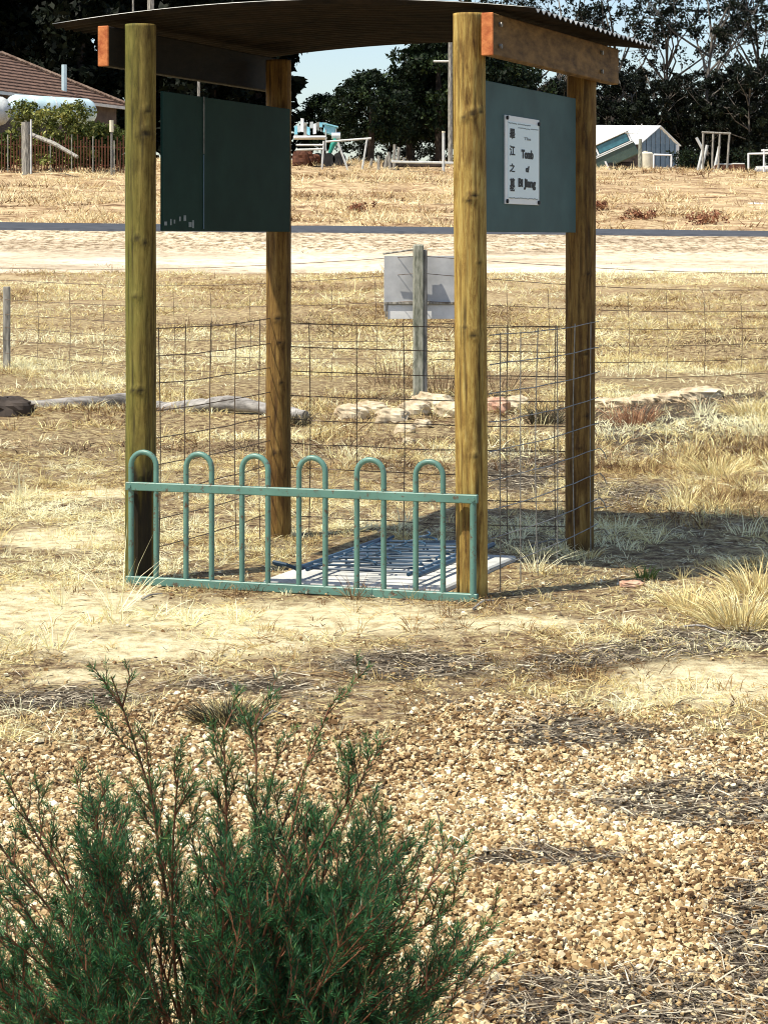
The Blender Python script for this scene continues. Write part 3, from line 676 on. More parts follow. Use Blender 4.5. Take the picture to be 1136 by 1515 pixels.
# ------------------------------------------------------------------ rocks, log, bank edge
def rock(name, loc, size, seed, material, label, cat='rock', group=None, n=14):
    u = np.linspace(0, 2 * np.pi, n * 2, endpoint=False); v = np.linspace(.02, np.pi - .02, n); T, Ph = np.meshgrid(u, v)
    d = np.stack([np.cos(T) * np.sin(Ph), np.sin(T) * np.sin(Ph), np.cos(Ph)], -1)
    d = np.sign(d) * np.abs(d) ** .75
    r = 1 + .35 * (fbm(d[..., 0] * 2 + seed, d[..., 1] * 2 + d[..., 2] * 2.3, .9, seed) - .5) * 2
    V = d * r[..., None] * np.array(size) / 2; i = np.arange(V.shape[0] * V.shape[1]).reshape(V.shape[:2]); j = np.roll(i, -1, 1)
    Fq = np.stack([i[:-1], j[:-1], j[1:], i[1:]], -1).reshape(-1, 4)
    V = V.reshape(-1, 3) + np.array(loc)
    return tag(mesh_np(name, V, Fq, material, loc=loc), label, cat, group)
rk = [(520, 625, .30, .16), (550, 617, .26, .14), (578, 628, .30, .15), (612, 622, .28, .16), (640, 612, .38, .2), (668, 622, .30, .16), (745, 618, .25, .15), (598, 642, .16, .1), (765, 606, .24, .15), (536, 606, .18, .10), (626, 634, .14, .08), (604, 658, .09, .07)]
rl = ['pale rock at the left end of the rock row, left of the sign post', 'pale rock second from the left end of the rock row', 'wide pale rock left of the grey sign post', 'pale rock just in front of the grey sign post foot',
      'largest pale rock, right of the sign post foot', 'pale rock half hidden by the front right shelter post', 'pale rock just right of the front right post behind the mesh', 'small pale rock lying in front of the row below the sign post',
      'pale rock beside the dark twiggy weed behind the mesh', 'small pale rock behind the left end of the rock row', 'very small pale rock in front of the row right of the sign post', 'smallest pale stone lying nearest in front of the rock row']
for i, (x, y, s, h) in enumerate(rk):
    g = dry(x, y); rock('rock', g + Zv * h * .25, (s, s * .7, h), 20 + i, M['rock'], rl[i], group='pale rocks behind the shelter')
g = dry(733, 620); rock('rock', g + Zv * .06, (.22, .2, .17), 44, M['pinkrock'], 'brown pink rock right of the front post among the pale rocks', group='pale rocks behind the shelter')
for i, x in enumerate((890, 925, 962, 1000, 1038)):
    g = gat(x, 18.4 - .25 * i); rock('rock', g + Zv * .03, (.36, .25, .13), 60 + i, M['rock'],
         ['pale flat rock right of the rear right post', 'pale flat rock behind the rusty red weed', 'third pale rock along the foot of the soil bank', 'fourth pale rock along the soil bank, near the yellow grass', 'rightmost pale flat rock, on top of the soil bank'][i], group='pale rocks along the bank')
g = dry(936, 868); rock('flat_stone', g + Zv * .008, (.105, .07, .03), 80, M['pinkrock'], 'flat pink stone on the ground beside the small green sprout', 'stone')
g = dry(750, 858)
for k, (x0, y0, x1, y1, h, lb) in enumerate(((842, 738, 872, 762, .10, 'pale curved stick leaning on the rear right post'), (850, 772, 905, 752, .03, 'pale stick lying at the foot of the rear right post'), (780, 812, 850, 800, .02, 'thin grey stick inside the right mesh'),
        (700, 905, 735, 893, .02, 'short pale twig at the foot of the front right post'), (210, 888, 240, 880, .01, 'small twig below the left end of the green fence'), (1010, 930, 1080, 942, .02, 'grey stick in front of the tall pale grass clump'), (380, 1075, 425, 1062, .03, 'pale twig lying across the dark tussock'))):
    a = dry(x0, y0); b = dry(x1, y1); c = (a + b) / 2 + Vector((0, .03, h)); a.z += .006; b.z += .008
    tag(MB().tube([a, a.lerp(c, .6) + Vector((0, 0, .004)), c, c.lerp(b, .5), b], [.005, .0045, .004, .0035, .002], 6).build('stick', M['logwood'], base=True), lb, 'stick', 'loose sticks on the ground')
def log(x0, y0, x1, y1, r, label, seed):
    a = dry(x0, y0); b = dry(x1, y1); pts = []; rs = []
    for i in range(25):
        t_ = i / 24; q = a.lerp(b, t_); q.z = float(zg(q.x, q.y)) + r * .6 + .03 * math.sin(t_ * 7 + seed); q.y += .05 * math.sin(t_ * 5 + seed)
        pts.append(q); rs.append(r * (1 - .35 * t_) * (1 + .18 * math.sin(t_ * 19 + seed) * random.uniform(.3, 1)))
    tag(MB().tube(pts, rs, 14).build('log', M['logwood'], base=True, smooth=True), label, 'log', 'fallen logs behind the shelter')
log(-120, 612, 190, 606, .085, 'pale fallen log at the left edge, left of the shelter posts', 1)
log(225, 612, 452, 626, .075, 'grey fallen log seen between the two left shelter posts', 4)
g = dry(12, 622); rock('log_hollow', g + Zv * .02, (.42, .3, .24), 90, M['darkbark'], 'dark lump in place of the shadowed hollow under the end of the pale log at the left edge', 'stump')  # dark rounded lump added where the log end is hollow and in shadow

# ------------------------------------------------------------------ boundary wire fence with grey post and the sign
PP = gat(622, 19.6); PP.z = 0
ff = empty('wire_fence', (PP.x, PP.y, 0), 'sagging farm wire fence running behind the shelter past the grey sign post', 'wire fence')
MB().box((PP.x - .02, PP.y, .72), (.10, .11, 1.46), None, .012).build('post', M['mossywood'], ff)
MB().box((PP.x + .045, PP.y + .02, .70), (.035, .1, 1.40), None, .008).build('post_batten', M['greywood'], ff)
SK = at(10, 545, 24.2); SK.z = float(zg(SK.x, SK.y))
MB().box((SK.x, SK.y, SK.z + .46), (.075, .075, .96), None, .006).build('stake', M['greywood'], ff)
EN = gat(1300, 22.5); MB().box((EN.x, EN.y, EN.z + .5), (.09, .09, 1.1), None, .006).build('stake', M['greywood'], ff)
LE = SK + (SK - PP) * .45; LE.z = float(zg(LE.x, LE.y)); MB().box((LE.x, LE.y, LE.z + .5), (.09, .09, 1.1), None, .006).build('stake', M['greywood'], ff)
for zz in (1.34, 1.18, .92, .72, .55, .38, .2):
    for (A, B, sg_) in ((PP, SK, .86), (PP, EN, .86), (SK, LE, 1)):
        k = 24; pts = []
        za = zz if A is PP else zz * .86; zb = zz * .86
        for i in range(k + 1):
            t_ = i / k; q = A.lerp(B, t_); z0 = (1 - t_) * A.z + t_ * B.z + (1 - t_) * za + t_ * zb
            pts.append((q.x, q.y - .05, z0 - .07 * math.sin(math.pi * t_) * (1 + .3 * math.sin(zz * 17))))
        MB().tube(pts, .0030, 4).build('wire', M['wire'], ff)
for A, B, n in ((PP, SK, 11), (PP, EN, 12)):
    for i in range(1, n):
        t_ = i / n; q = A.lerp(B, t_); h = 1.18 * (1 - t_) + 1.0 * t_ - .07 * math.sin(math.pi * t_) - .05
        MB().tube([(q.x, q.y - .05, q.z + .1), (q.x + .02, q.y - .05, q.z + h * .5), (q.x, q.y - .05, q.z + h)], .0026, 4).build('stay', M['wire'], ff)
sgn_ = empty('sign', (PP.x, PP.y + .13, .6), 'grey back of a small rectangular road sign on the weathered fence post', 'sign')
s0 = at(568, 378, 19.75); s1 = at(694, 470, 19.75)
MB().box(((s0.x + s1.x) / 2, 19.76, (s0.z + s1.z) / 2 + .03), (s1.x - s0.x, .008, s0.z - s1.z - .06), None, .002).build('board', M['signback'], sgn_)
MB().box(((s0.x + s1.x) / 2 + .01, 19.76, s1.z + .055), (s1.x - s0.x - .05, .014, .13), None, .002).build('lower_strip', M['signwhite'], sgn_)
MB().box(((s0.x + s1.x) / 2, 19.745, s1.z + .14), (s1.x - s0.x, .02, .022), None, .002).build('brace', M['greywood'], sgn_)
MB().box((s0.x + .02, 19.745, s1.z + .07), (.018, .02, .13), None, .002).build('bracket', M['galv'], sgn_)
MB().tube([(PP.x - .35, PP.y + .05, 1.36), (PP.x - .06, PP.y + .03, 1.40)], .010, 6).build('stay_rod', M['greywood'], sgn_)

# ------------------------------------------------------------------ foreground shrub
def make_shrub():
    base = gnd(-.30, 3.55); root = empty('shrub', base, 'dark green needle-leaved shrub with reddish stems in the lower left foreground', 'shrub')
    rs = random.Random(5); stems = MB(); NP, ND, NL, NR = [], [], [], []
    def needles(pts, dens, ln, start, tone):
        for i in range(len(pts) - 1):
            a, b = pts[i], pts[i + 1]; d = b - a; L = d.length
            if L < 1e-5: continue
            d.normalize(); f = i / (len(pts) - 1)
            if f < start: continue
            side = d.cross(Vector((.3, .9, .2))).normalized(); s2 = d.cross(side)
            for k in range(max(1, int(L * dens))):
                th = rs.uniform(0, 6.283); an = rs.uniform(.35, .95); q = a + d * L * rs.random()
                dir_ = d * math.cos(an) + (side * math.cos(th) + s2 * math.sin(th)) * math.sin(an)
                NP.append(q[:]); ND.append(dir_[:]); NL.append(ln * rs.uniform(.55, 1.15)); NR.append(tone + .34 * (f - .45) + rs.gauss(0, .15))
    def path(a, b, curv, n=8, up=.0):
        mid = (a + b) / 2 + Vector((rs.uniform(-1, 1), rs.uniform(-1, 1), rs.uniform(-1, .3))) * curv * (b - a).length + Vector((0, 0, -up))
        return [a * (1 - t) ** 2 + mid * 2 * t * (1 - t) + b * t * t for t in [i / n for i in range(n + 1)]]
    def branchlets(pts, n, L0, start, r, tone, depth=0):
        for _ in range(n):
            i = rs.randint(int(start * (len(pts) - 1)), len(pts) - 2); a = pts[i].lerp(pts[i + 1], rs.random()); d = (pts[i + 1] - pts[i]).normalized()
            L = L0 * rs.uniform(.5, 1.2) * (1.15 - .5 * i / len(pts)); th = rs.uniform(0, 6.283)
            sd = Vector((math.cos(th), math.sin(th), .15)); dd = (d * .95 + sd * .62 + Vector((0, 0, .22))).normalized()
            q = path(a, a + dd * L, .08, 5); stems.tube(q, [r, r * .9, r * .8, r * .7, r * .55, r * .4], 3, False)
            needles(q, 760 if depth else 620, .0185, .12, tone + rs.gauss(0, .08))
            if depth == 0 and L > .06: branchlets(q, 3, L * .5, .2, r * .7, tone + .05, 1)
    D = 3.55
    shoots = [(165, 990, 3.5, 9, 0), (215, 1080, 3.5, 10, 1), (330, 1075, 3.5, 12, 1), (378, 1050, 3.6, 14, 1), (490, 1035, 3.7, 7, 0), (552, 1105, 3.6, 9, 0), (455, 1120, 3.4, 8, 1),
              (610, 1235, 3.6, 12, 1), (685, 1320, 3.5, 12, 1), (738, 1335, 3.7, 8, 0), (640, 1300, 3.3, 12, 1), (5, 1140, 3.5, 7, 0), (-30, 1210, 3.4, 12, 1), (60, 1220, 3.6, 8, 1),
              (130, 1190, 3.7, 10, 1), (265, 1130, 3.4, 10, 1), (520, 1170, 3.4, 10, 1), (580, 1190, 3.8, 8, 0), (700, 1430, 3.6, 12, 1), (-60, 1330, 3.6, 14, 1), (400, 1150, 3.8, 12, 1)]
    for (x, y, dd, nb, full) in shoots:
        tip = at(x, y + (12 if y < 1000 else 6), dd); q = path(base + Vector((rs.uniform(-.04, .04), rs.uniform(-.04, .04), 0)), tip, .10, 14, .02)
        stems.tube(q, [.0036 * (1 - .8 * i / 14) + .0006 for i in range(15)], 5, False)
        needles(q[7:], 620, .017, 0, .5); branchlets(q, int(nb * 1.1), .11, .48 if full else .6, .0017, .42)
    for _ in range(215):
        u = rs.random()
        if u < .66: x, y = rs.gauss(450, 130), rs.uniform(1235, 1570)
        elif u < .84: x, y = rs.gauss(40, 80), rs.uniform(1290, 1540)
        else: x, y = rs.uniform(130, 260), rs.uniform(1200, 1300) if rs.random() < .5 else rs.uniform(1430, 1560)
        if ((x - 400) / 350) ** 2 + ((y - 1510) / 340) ** 2 > 1 and u < .66: continue
        if 190 < x < 300 and 1250 < y < 1500: continue
        dd = rs.uniform(3.2, 3.95); tip = at(x, y, dd)
        q = path(base + Vector((rs.uniform(-.05, .05), rs.uniform(-.05, .05), 0)), tip, .12, 10, .03)
        stems.tube(q, [.0024 * (1 - .8 * i / 10) + .0006 for i in range(11)], 4, False)
        needles(q[5:], 420, .018, 0, .35); branchlets(q, 8, .12, .5, .0015, .33)
    q = path(base, at(150, 1290, 3.45), .05, 10); stems.tube(q, [.0065 * (1 - .5 * i / 10) for i in range(11)], 7, False); branchlets(q, 14, .13, .55, .002, .3)
    stems.build('stems', M['redstem'], root)
    P = np.array(NP); D_ = np.array(ND); L = np.array(NL); n = len(P); print('needles', n)
    side = np.cross(D_, rng.normal(0, 1, (n, 3))); side /= np.linalg.norm(side, axis=1)[:, None]; side *= .00062
    V = np.stack([P - side, P + side, P + D_ * (L * .6)[:, None] + side, P + D_ * (L * .6)[:, None] - side, P + D_ * L[:, None] + np.array([0, 0, .001])], 1).reshape(-1, 3)
    k = (np.arange(n) * 5)[:, None]
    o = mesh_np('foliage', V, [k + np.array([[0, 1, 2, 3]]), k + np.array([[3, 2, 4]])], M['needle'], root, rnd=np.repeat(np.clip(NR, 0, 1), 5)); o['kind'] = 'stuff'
make_shrub()

# ------------------------------------------------------------------ trees
def leaf_cloud(centres, radii, per, size, tone, flat=.8):
    C_, R_, T_ = [], [], []
    n = len(centres); c = np.repeat(np.array(centres), per, 0); r = np.repeat(np.array(radii), per)
    d = rng.normal(0, 1, (len(c), 3)); d /= np.linalg.norm(d, axis=1)[:, None]; d *= (rng.random(len(c)) ** .45)[:, None]; d[:, 2] *= flat
    P = c + d * r[:, None]
    a = rng.normal(0, 1, (len(P), 3)); a /= np.linalg.norm(a, axis=1)[:, None]; b = np.cross(a, rng.normal(0, 1, (len(P), 3))); b /= np.linalg.norm(b, axis=1)[:, None]
    s = size * rng.uniform(.5, 1.4, len(P)); a *= s[:, None]; b *= (s * .5)[:, None]
    V = np.stack([P - a, P + b, P + a, P - b], 1).reshape(-1, 3)
    R = np.clip(np.repeat(tone + rng.normal(0, .15, n), per) + rng.normal(0, .2, len(P)), 0, 1)
    return V, np.arange(len(V)).reshape(-1, 4), np.repeat(R, 4)
def tree_proto(name, kind, H, seed):
    rs = random.Random(seed); root = empty(name, (0, 0, 0)); tr = MB(); cs, rr = [], []
    if kind == 'gum':
        base = [Vector((0, 0, -.2))]; lean = Vector((rs.uniform(-.1, .1), rs.uniform(-.1, .1), 1))
        pts = [Vector((lean.x * z + .15 * math.sin(z * .6 + seed), lean.y * z + .15 * math.cos(z * .5 + seed), z)) for z in np.linspace(-.2, H * .72, 10)]
        tr.tube(pts, [.20 * (1 - .7 * i / 9) for i in range(10)], 7, False)
        for k in range(13):
            i = rs.randint(4, 9); a = pts[i]; th = rs.uniform(0, 6.283); L = H * rs.uniform(.16, .34); up = rs.uniform(.5, 1.3)
            e = a + Vector((math.cos(th), math.sin(th), up)).normalized() * L; m_ = (a + e) / 2 + Vector((rs.uniform(-.4, .4), rs.uniform(-.4, .4), -.3))
            q = [a, m_, e]; tr.tube(q, [.08, .05, .02], 5, False)
            for j in range(5):
                t_ = rs.uniform(.45, 1.0); s0 = a.lerp(e, t_); e2 = s0 + Vector((rs.uniform(-1, 1), rs.uniform(-1, 1), rs.uniform(-.1, 1))) * L * .32
                tr.tube([s0, e2], [.03, .01], 4, False); cs.append(e2[:]); rr.append(rs.uniform(.35, .75) * H / 14)
        for k in range(52):      # dense skirt of lower foliage
            th = rs.uniform(0, 6.283); q = rs.uniform(.3, 2.4); cs.append((math.cos(th) * q, math.sin(th) * q, rs.uniform(.06, .62) * H)); rr.append(rs.uniform(.5, .9))
        per, size, lm, bk, tone = 85, .17, 'gum_leaf', 'bark', .4
    elif kind == 'opengum':
        pts = [Vector((.25 * math.sin(z * .4 + seed), .2 * math.cos(z * .5 + seed), z)) for z in np.linspace(-.2, H * .6, 10)]
        tr.tube(pts, [.20 * (1 - .6 * i / 9) for i in range(10)], 7, False)
        for k in range(12):
            i = rs.randint(4, 9); a = pts[i]; th = rs.uniform(0, 6.283); L = H * rs.uniform(.25, .42)
            e = a + Vector((math.cos(th) * .7, math.sin(th) * .7, rs.uniform(.5, 1.3))).normalized() * L; m_ = (a + e) / 2 + Vector((rs.uniform(-.6, .6), rs.uniform(-.6, .6), 0))
            tr.tube([a, m_, e], [.09, .06, .02], 5, False)
            for j in range(7):
                s0 = (m_ if rs.random() < .4 else a).lerp(e, rs.uniform(.5, 1)); e2 = s0 + Vector((rs.uniform(-1, 1), rs.uniform(-1, 1), rs.uniform(0, 1.2))) * L * .3
                tr.tube([s0, e2], [.03, .008], 4, False); cs.append(e2[:]); rr.append(rs.uniform(.3, .6) * H / 14)
        per, size, lm, bk, tone = 50, .125, 'gum_leaf', 'bark', .5
    elif kind == 'cypress':
        tr.tube([(0, 0, -.2), (0, 0, H * .5), (.1, 0, H * .9)], [.35, .2, .05], 7, False)
        for k in range(230):
            f = rs.random() ** .8; R0 = (1 - .35 * f - .45 * f ** 5) * 2.9; th = rs.uniform(0, 6.283); q = R0 * rs.uniform(.15, 1.0)
            cs.append((math.cos(th) * q, math.sin(th) * q, .3 + f * H)); rr.append(rs.uniform(.5, 1.0))
        per, size, lm, bk, tone = 70, .26, 'cypress_leaf', 'darkbark', .4
    else:
        tr.tube([(0, 0, -.2), (.1, 0, H * .5), (.0, .1, H * .8)], [.28, .2, .05], 7, False)
        for k in range(170):
            u_ = rs.uniform(-.55, 1); th = rs.uniform(0, 6.283); q = math.sqrt(max(0, 1 - u_ * u_)) * rs.uniform(.35, 1.0)
            cs.append((math.cos(th) * q * H * .48, math.sin(th) * q * H * .48, H * .52 + u_ * H * .44)); rr.append(rs.uniform(.35, .75) * H / 7)
        per, size, lm, bk, tone = 75, .14, 'bushy_leaf', 'darkbark', .4
    tr.build('trunk', M[bk], root)
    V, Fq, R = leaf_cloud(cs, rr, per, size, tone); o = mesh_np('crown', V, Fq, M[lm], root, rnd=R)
    return root
PR = {'gum': [tree_proto('gum_tree', 'gum', 13.5, s) for s in (1, 2, 3)], 'opengum': [tree_proto('gum_tree', 'opengum', 15.5, s) for s in (11, 12, 13)],
      'cypress': [tree_proto('cypress_tree', 'cypress', 15, s) for s in (21, 22)], 'bushy': [tree_proto('bushy_tree', 'bushy', 7, s) for s in (31, 32)]}
used = set()
def tree(kind, i, x, Y_, s, rot, label, group, sz=1.0):
    pr_ = PR[kind][i]
    o = pr_ if (kind, i) not in used else copy_tree(pr_); used.add((kind, i))
    o.location = gat(x, Y_); o.rotation_euler.z = rot; o.scale = (s, s, s * sz); tag(o, label, 'tree', group)
    return o
GC = 'dark cypress trees behind the farmhouse'
for k, (x, Y_, s) in enumerate(((-95, 118, 1.1), (20, 122, 1.15), (120, 117, 1.1), (215, 121, 1.15), (312, 116, 1.1), (380, 119, 1.12), (70, 135, 1.3), (260, 134, 1.3), (-20, 136, 1.25), (345, 132, 1.1))):
    lb = ['dark cypress at the left edge behind the tiled farmhouse', 'dark cypress behind the farmhouse roof', 'dark cypress behind the grey roof flue', 'dark cypress behind the front left shelter post',
          'dark cypress behind the left panel', 'rightmost dark cypress, beside the patch of open sky'] + ['dark cypress standing in the second row behind the farmhouse'] * 4
    tree('cypress', k % 2, x, Y_, s, k * 1.3, lb[k], GC)
tree('bushy', 0, 548, 112, .74, .4, 'rounded dark green tree in the open gap between the panels', 'bushy trees beyond the yard')
tree('bushy', 1, 650, 116, 1.0, 2.0, 'taller bushy tree behind the front right shelter post', 'bushy trees beyond the yard', 1.15)
tree('bushy', 1, 478, 118, .6, 1.0, 'low bushy tree at the right foot of the cypresses', 'bushy trees beyond the yard')
tree('bushy', 0, 606, 122, .8, 3.0, 'bushy tree set back between the rounded tree and the taller one', 'bushy trees beyond the yard', 1.1)
tree('bushy', 0, 690, 120, .95, 4.0, 'bushy tree right behind the front right post', 'bushy trees beyond the yard', 1.25)
tree('bushy', 1, 740, 124, .9, 5.0, 'bushy tree behind the slate green panel', 'bushy trees beyond the yard', 1.25)
tree('bushy', 0, 850, 128, .45, 5.5, 'small round bush beside the shed seen past the rear post', 'bushy trees beyond the yard')
GG = 'gum trees along the far side of the yard'
OL = ['open-crowned gum tree showing over the roof behind the front right post', 'open-crowned gum tree over the right side of the roof', 'open-crowned gum tree above the right beam', 'tall gum tree with bare limbs against the sky just right of the roof corner', 'tall airy gum tree against the sky above the shed', 'tall airy gum tree above the grey timber frame', 'tallest airy gum tree at the right edge with sky between its branches', 'airy gum tree cut off by the right edge']
DL = ['dark gum tree in the gap under the right beam', 'dark gum tree behind the top of the rear right post', 'dark leafy gum tree just right of the rear right post', 'dark leafy gum tree above the tilted caravan', 'dark leafy gum tree right above the shed gable', 'dark leafy gum tree between the shed and the timber frame', 'dark leafy gum tree left behind the timber frame', 'dark leafy gum tree right behind the timber frame', 'dark leafy gum tree above the white stock rails', 'dark leafy gum tree at the right edge of the line', 'dark gum tree just outside the right edge', 'dark gum tree above the slate green panel', 'dark gum tree above the left part of the slate green panel', 'dark gum tree farthest right of the line']
opens = [(705, 150, .95), (765, 152, 1.0), (830, 150, 1.02), (905, 150, 1.02), (985, 148, .98), (1050, 146, 1.06), (1115, 150, 1.08), (1180, 148, 1.0)]
for k, (x, Y_, s) in enumerate(opens): tree('opengum', k % 3, x, Y_, s, k * 2.1, OL[k], GG)
dens = [(800, 140, .72), (850, 139, .78), (893, 142, .8), (930, 140, .74), (965, 138, .8), (1008, 141, .70), (1040, 139, .76), (1078, 140, .86), (1112, 138, .82), (1150, 141, .88), (1195, 139, .8), (760, 143, .8), (715, 142, .75), (1240, 142, .9)]
for k, (x, Y_, s) in enumerate(dens): tree('gum', k % 3, x, Y_, s * .78, k * 1.7, DL[k], GG)
for k in range(22): tree('gum', (k * 2 + 1) % 3, 540 + k * 36, 158 + (k * 7) % 9, .56 + .05 * (k % 3), k * 2.4, 'dark gum tree deep in the tree line behind the shed', GG)
for k in range(12): tree('cypress', k % 2, 690 + k * 52, 172, .52, k * 1.1, 'dark tree filling the back of the tree line', 'dark trees at the back of the tree line')

for (x, Y_, r_, h, lb) in red_bushes:
    g = gat(x, Y_); cs = [(g.x + rng.normal(0, r_ * .55), g.y + rng.normal(0, r_ * .5), g.z + h * .55 * rng.random() ** 1.5) for _ in range(22)]
    V, Fq, R = leaf_cloud(cs, [r_ * .32] * 22, 30, .045, .5); tag(mesh_np('red_bush', V, Fq, M['redweed'], loc=g, rnd=R), lb, 'bush', 'rusty bushes on the roadside bank')
# ------------------------------------------------------------------ the yard
def house():
    r = empty('farmhouse', gat(60, 100), 'low farmhouse with a brown tiled hip roof at the left edge', 'house')
    E0 = at(-140, 112, 86); E1 = at(190, 158, 104); ez = at(190, 158, 104).z; E0.z = ez; E1.z = ez
    d = (E1 - E0); d.z = 0; L = d.length; d.normalize(); n = Vector((-d.y, d.x, 0))      # n points away from the camera
    W = 9.0; g0 = 5.0
    for nm, P, Q in (('wall', E0 + d * .5 + n * .5, E1 - d * .5 + n * .5), ('wall', E1 - d * .5 + n * .62, E1 - d * .5 + n * (W - .5))):
        c = (P + Q) / 2; dd = (Q - P).normalized(); nn = Vector((-dd.y, dd.x, 0)); MB().box((c.x, c.y, (ez + g0) / 2 - .3), ((Q - P).length, .2, ez - g0 + .5), (dd, nn, Zv)).build('wall', M['house_wall'], r)
    A = E0; B = E1; C_ = E1 + n * W; D_ = E0 + n * W; R1 = E1 - d * 4.6 + n * W / 2 + Zv * 2.35; R0 = E0 + n * W / 2 + Zv * 2.35
    nc = 12
    def face(a, b, c, dd_, nm):     # a-b eave, dd_-c ridge; stepped tile courses
        s_ = MB()
        for i in range(nc):
            t0, t1 = i / nc, (i + 1) / nc
            p0, p1, p2, p3 = a.lerp(dd_, t0), b.lerp(c, t0), b.lerp(c, t1), a.lerp(dd_, t1)
            up = Zv * .07; s_.add([p0 + up, p1 + up, p2 + Zv * .01, p3 + Zv * .01, p0 + Zv * -.01, p1 + Zv * -.01], [(0, 1, 2, 3), (4, 5, 1, 0)])
        o = s_.build(nm, M['tiles'], r); return o
    face(A, B, R1, R0, 'roof'); face(B, C_, R1, R1 + n * .01, 'roof')
    caps = MB()
    k = 26
    for i in range(k):
        p0 = B.lerp(R1, i / k) + Zv * .10; p1 = B.lerp(R1, (i + .92) / k) + Zv * .14; caps.tube([p0, p1], [.13, .10], 6)
    for i in range(30):
        p0 = R1.lerp(R0, i / 30) + Zv * .08; p1 = R1.lerp(R0, (i + .92) / 30) + Zv * .1; caps.tube([p0, p1], [.13, .10], 6)
    o = caps.build('ridge_caps', M['tilecap'], r); o['kind'] = 'stuff'
    c = (A + B) / 2; MB().box((c.x - n.x * .06, c.y - n.y * .06, ez - .07), (L, .1, .14), (d, n, Zv)).build('gutter', M['gutter'], r)
    q = at(95, 128, 100); MB().tube([q - Zv * .6, at(95, 95, 100)], .13, 8).build('flue', M['tank'], r)
house()
def tank(x0, x1, yc, Y0, Y1, rad, label, mt):
    a = at(x0, yc, Y0); b = at(x1, yc + 6, Y1); d = (b - a).normalized()
    r = empty('water_tank', (a.x, a.y, float(zg(a.x, a.y))), label, 'tank', 'horizontal water tanks by the farmhouse')
    pts = [a - d * .42, a - d * .36, a - d * .2, a, b, b + d * .2, b + d * .36, b + d * .42]
    MB().tube(pts, [rad * .1, rad * .5, rad * .85, rad, rad, rad * .85, rad * .5, rad * .1], 24).build('drum', M[mt], r, smooth=True)
    for t_ in (.25, .75):
        q = a.lerp(b, t_); z0 = float(zg(q.x, q.y)); MB().box((q.x, q.y, (q.z - rad * .9 + z0) / 2), (.3, 1.0, q.z - rad * .9 - z0 + .3)).build('stand', M['darkbark'], r)
    for t_ in (.2, .5, .8):
        q = a.lerp(b, t_); MB().tube([q - d * .03, q + d * .03], rad * 1.012, 24).build('band', M['palegrey'], r)
tank(22, 128, 160, 91, 93, .62, 'long pale blue water tank lying under the farmhouse eave', 'tank')
tank(-60, 2, 158, 89, 89.5, .62, 'pale grey tank end cut off by the left edge', 'palegrey')
def bushes():
    for k, (x, Y_, w_, h, lb) in enumerate(((45, 86.5, 1.1, 2.1, 'yellow green garden bush in front of the pale blue tank'), (80, 86, 1.2, 1.9, 'garden bush in the middle of the row before the tank'),
                                            (112, 86.4, 1.0, 2.15, 'garden bush nearest the hanging roof corner'), (140, 87.5, .9, 1.5, 'low dark garden bush at the right end of the row'), (10, 87, .8, 1.1, 'low garden bush at the left edge'), (165, 88, .8, 1.3, 'garden bush behind the cream topped picket'))):
        g = gat(x, Y_); cs = []; rr = []
        for i in range(48):
            th = rng.uniform(0, 6.28); q = w_ * rng.random() ** .6; cs.append((g.x + math.cos(th) * q * .8, g.y + math.sin(th) * q * .8, g.z + h * 1.28 * rng.uniform(.1, 1))); rr.append(.32)
        r = empty('garden_bush', g, lb, 'bush', 'garden bushes along the yard fence')
        V, Fq, R = leaf_cloud(cs, rr, 46, .085, .5 if k < 3 else .2); mesh_np('foliage', V, Fq, M['garden_leaf'], r, rnd=R)
        s_ = MB()
        for i in range(5): a = random.uniform(0, 6.28); s_.tube([g, g + Vector((math.cos(a) * .5, math.sin(a) * .5, h * .7))], [.03, .012], 4, False)
        s_.build('stems', M['darkbark'], r)
bushes()
# rusty picket fence of the yard
pk = empty('picket_fence', gat(110, 85), 'dark rusty metal picket fence along the house yard', 'fence')
for i in range(46):
    x = -20 + i * 4.5; g = gat(x, 85.2); h = 1.35 + random.uniform(-.12, .25)
    MB().box(g + Zv * h / 2, (.045, .03, h)).build('picket', M['rustred'] if i % 7 else M['greywood'], pk)
for h in (.35, 1.1):
    a = gat(-25, 85.3) + Zv * h; b = gat(190, 85.3) + Zv * h; MB().tube([a, b], .022, 5).build('rail', M['rustred'], pk)
# strainer post with stay
st = empty('strainer_post', gat(40, 84), 'thick grey strainer post with a long diagonal stay at the yard corner', 'fence post')
g = gat(40, 84); MB().tube([g - Zv * .2, at(38, 180, 84)], [.21, .17], 10).build('post', M['greywood'], st)
MB().tube([at(45, 198, 84), at(80, 212, 83), at(115, 232, 82.2)], [.09, .09, .07], 7).build('stay', M['greywood'], st)
MB().tube([gat(46, 83.6), at(46, 176, 83.6)], .04, 6).build('stake', M['palegrey'], st)
for (x, y0, Y_, r, mt, nm, lb, cat) in ((165, 178, 84, .045, 'galv', 'marker_post', 'thin steel post with a cream cap beside the front left shelter post', 'post'),
                                      (656, 194, 90, .06, 'palegrey', 'steel_post', 'short pale steel post just left of the front right shelter post', 'post')):
    g = gat(x, Y_); r_ = empty(nm, g, lb, cat); MB().tube([g - Zv * .1, at(x, y0, Y_)], r, 8).build('shaft', M[mt], r_)
    t_ = at(x, y0, Y_); MB().tube([t_ - Zv * (.45 if x < 200 else .05), t_ + Zv * .02], r * (1.9 if x < 200 else 1.2), 8).build('cap', M['cream'], r_)
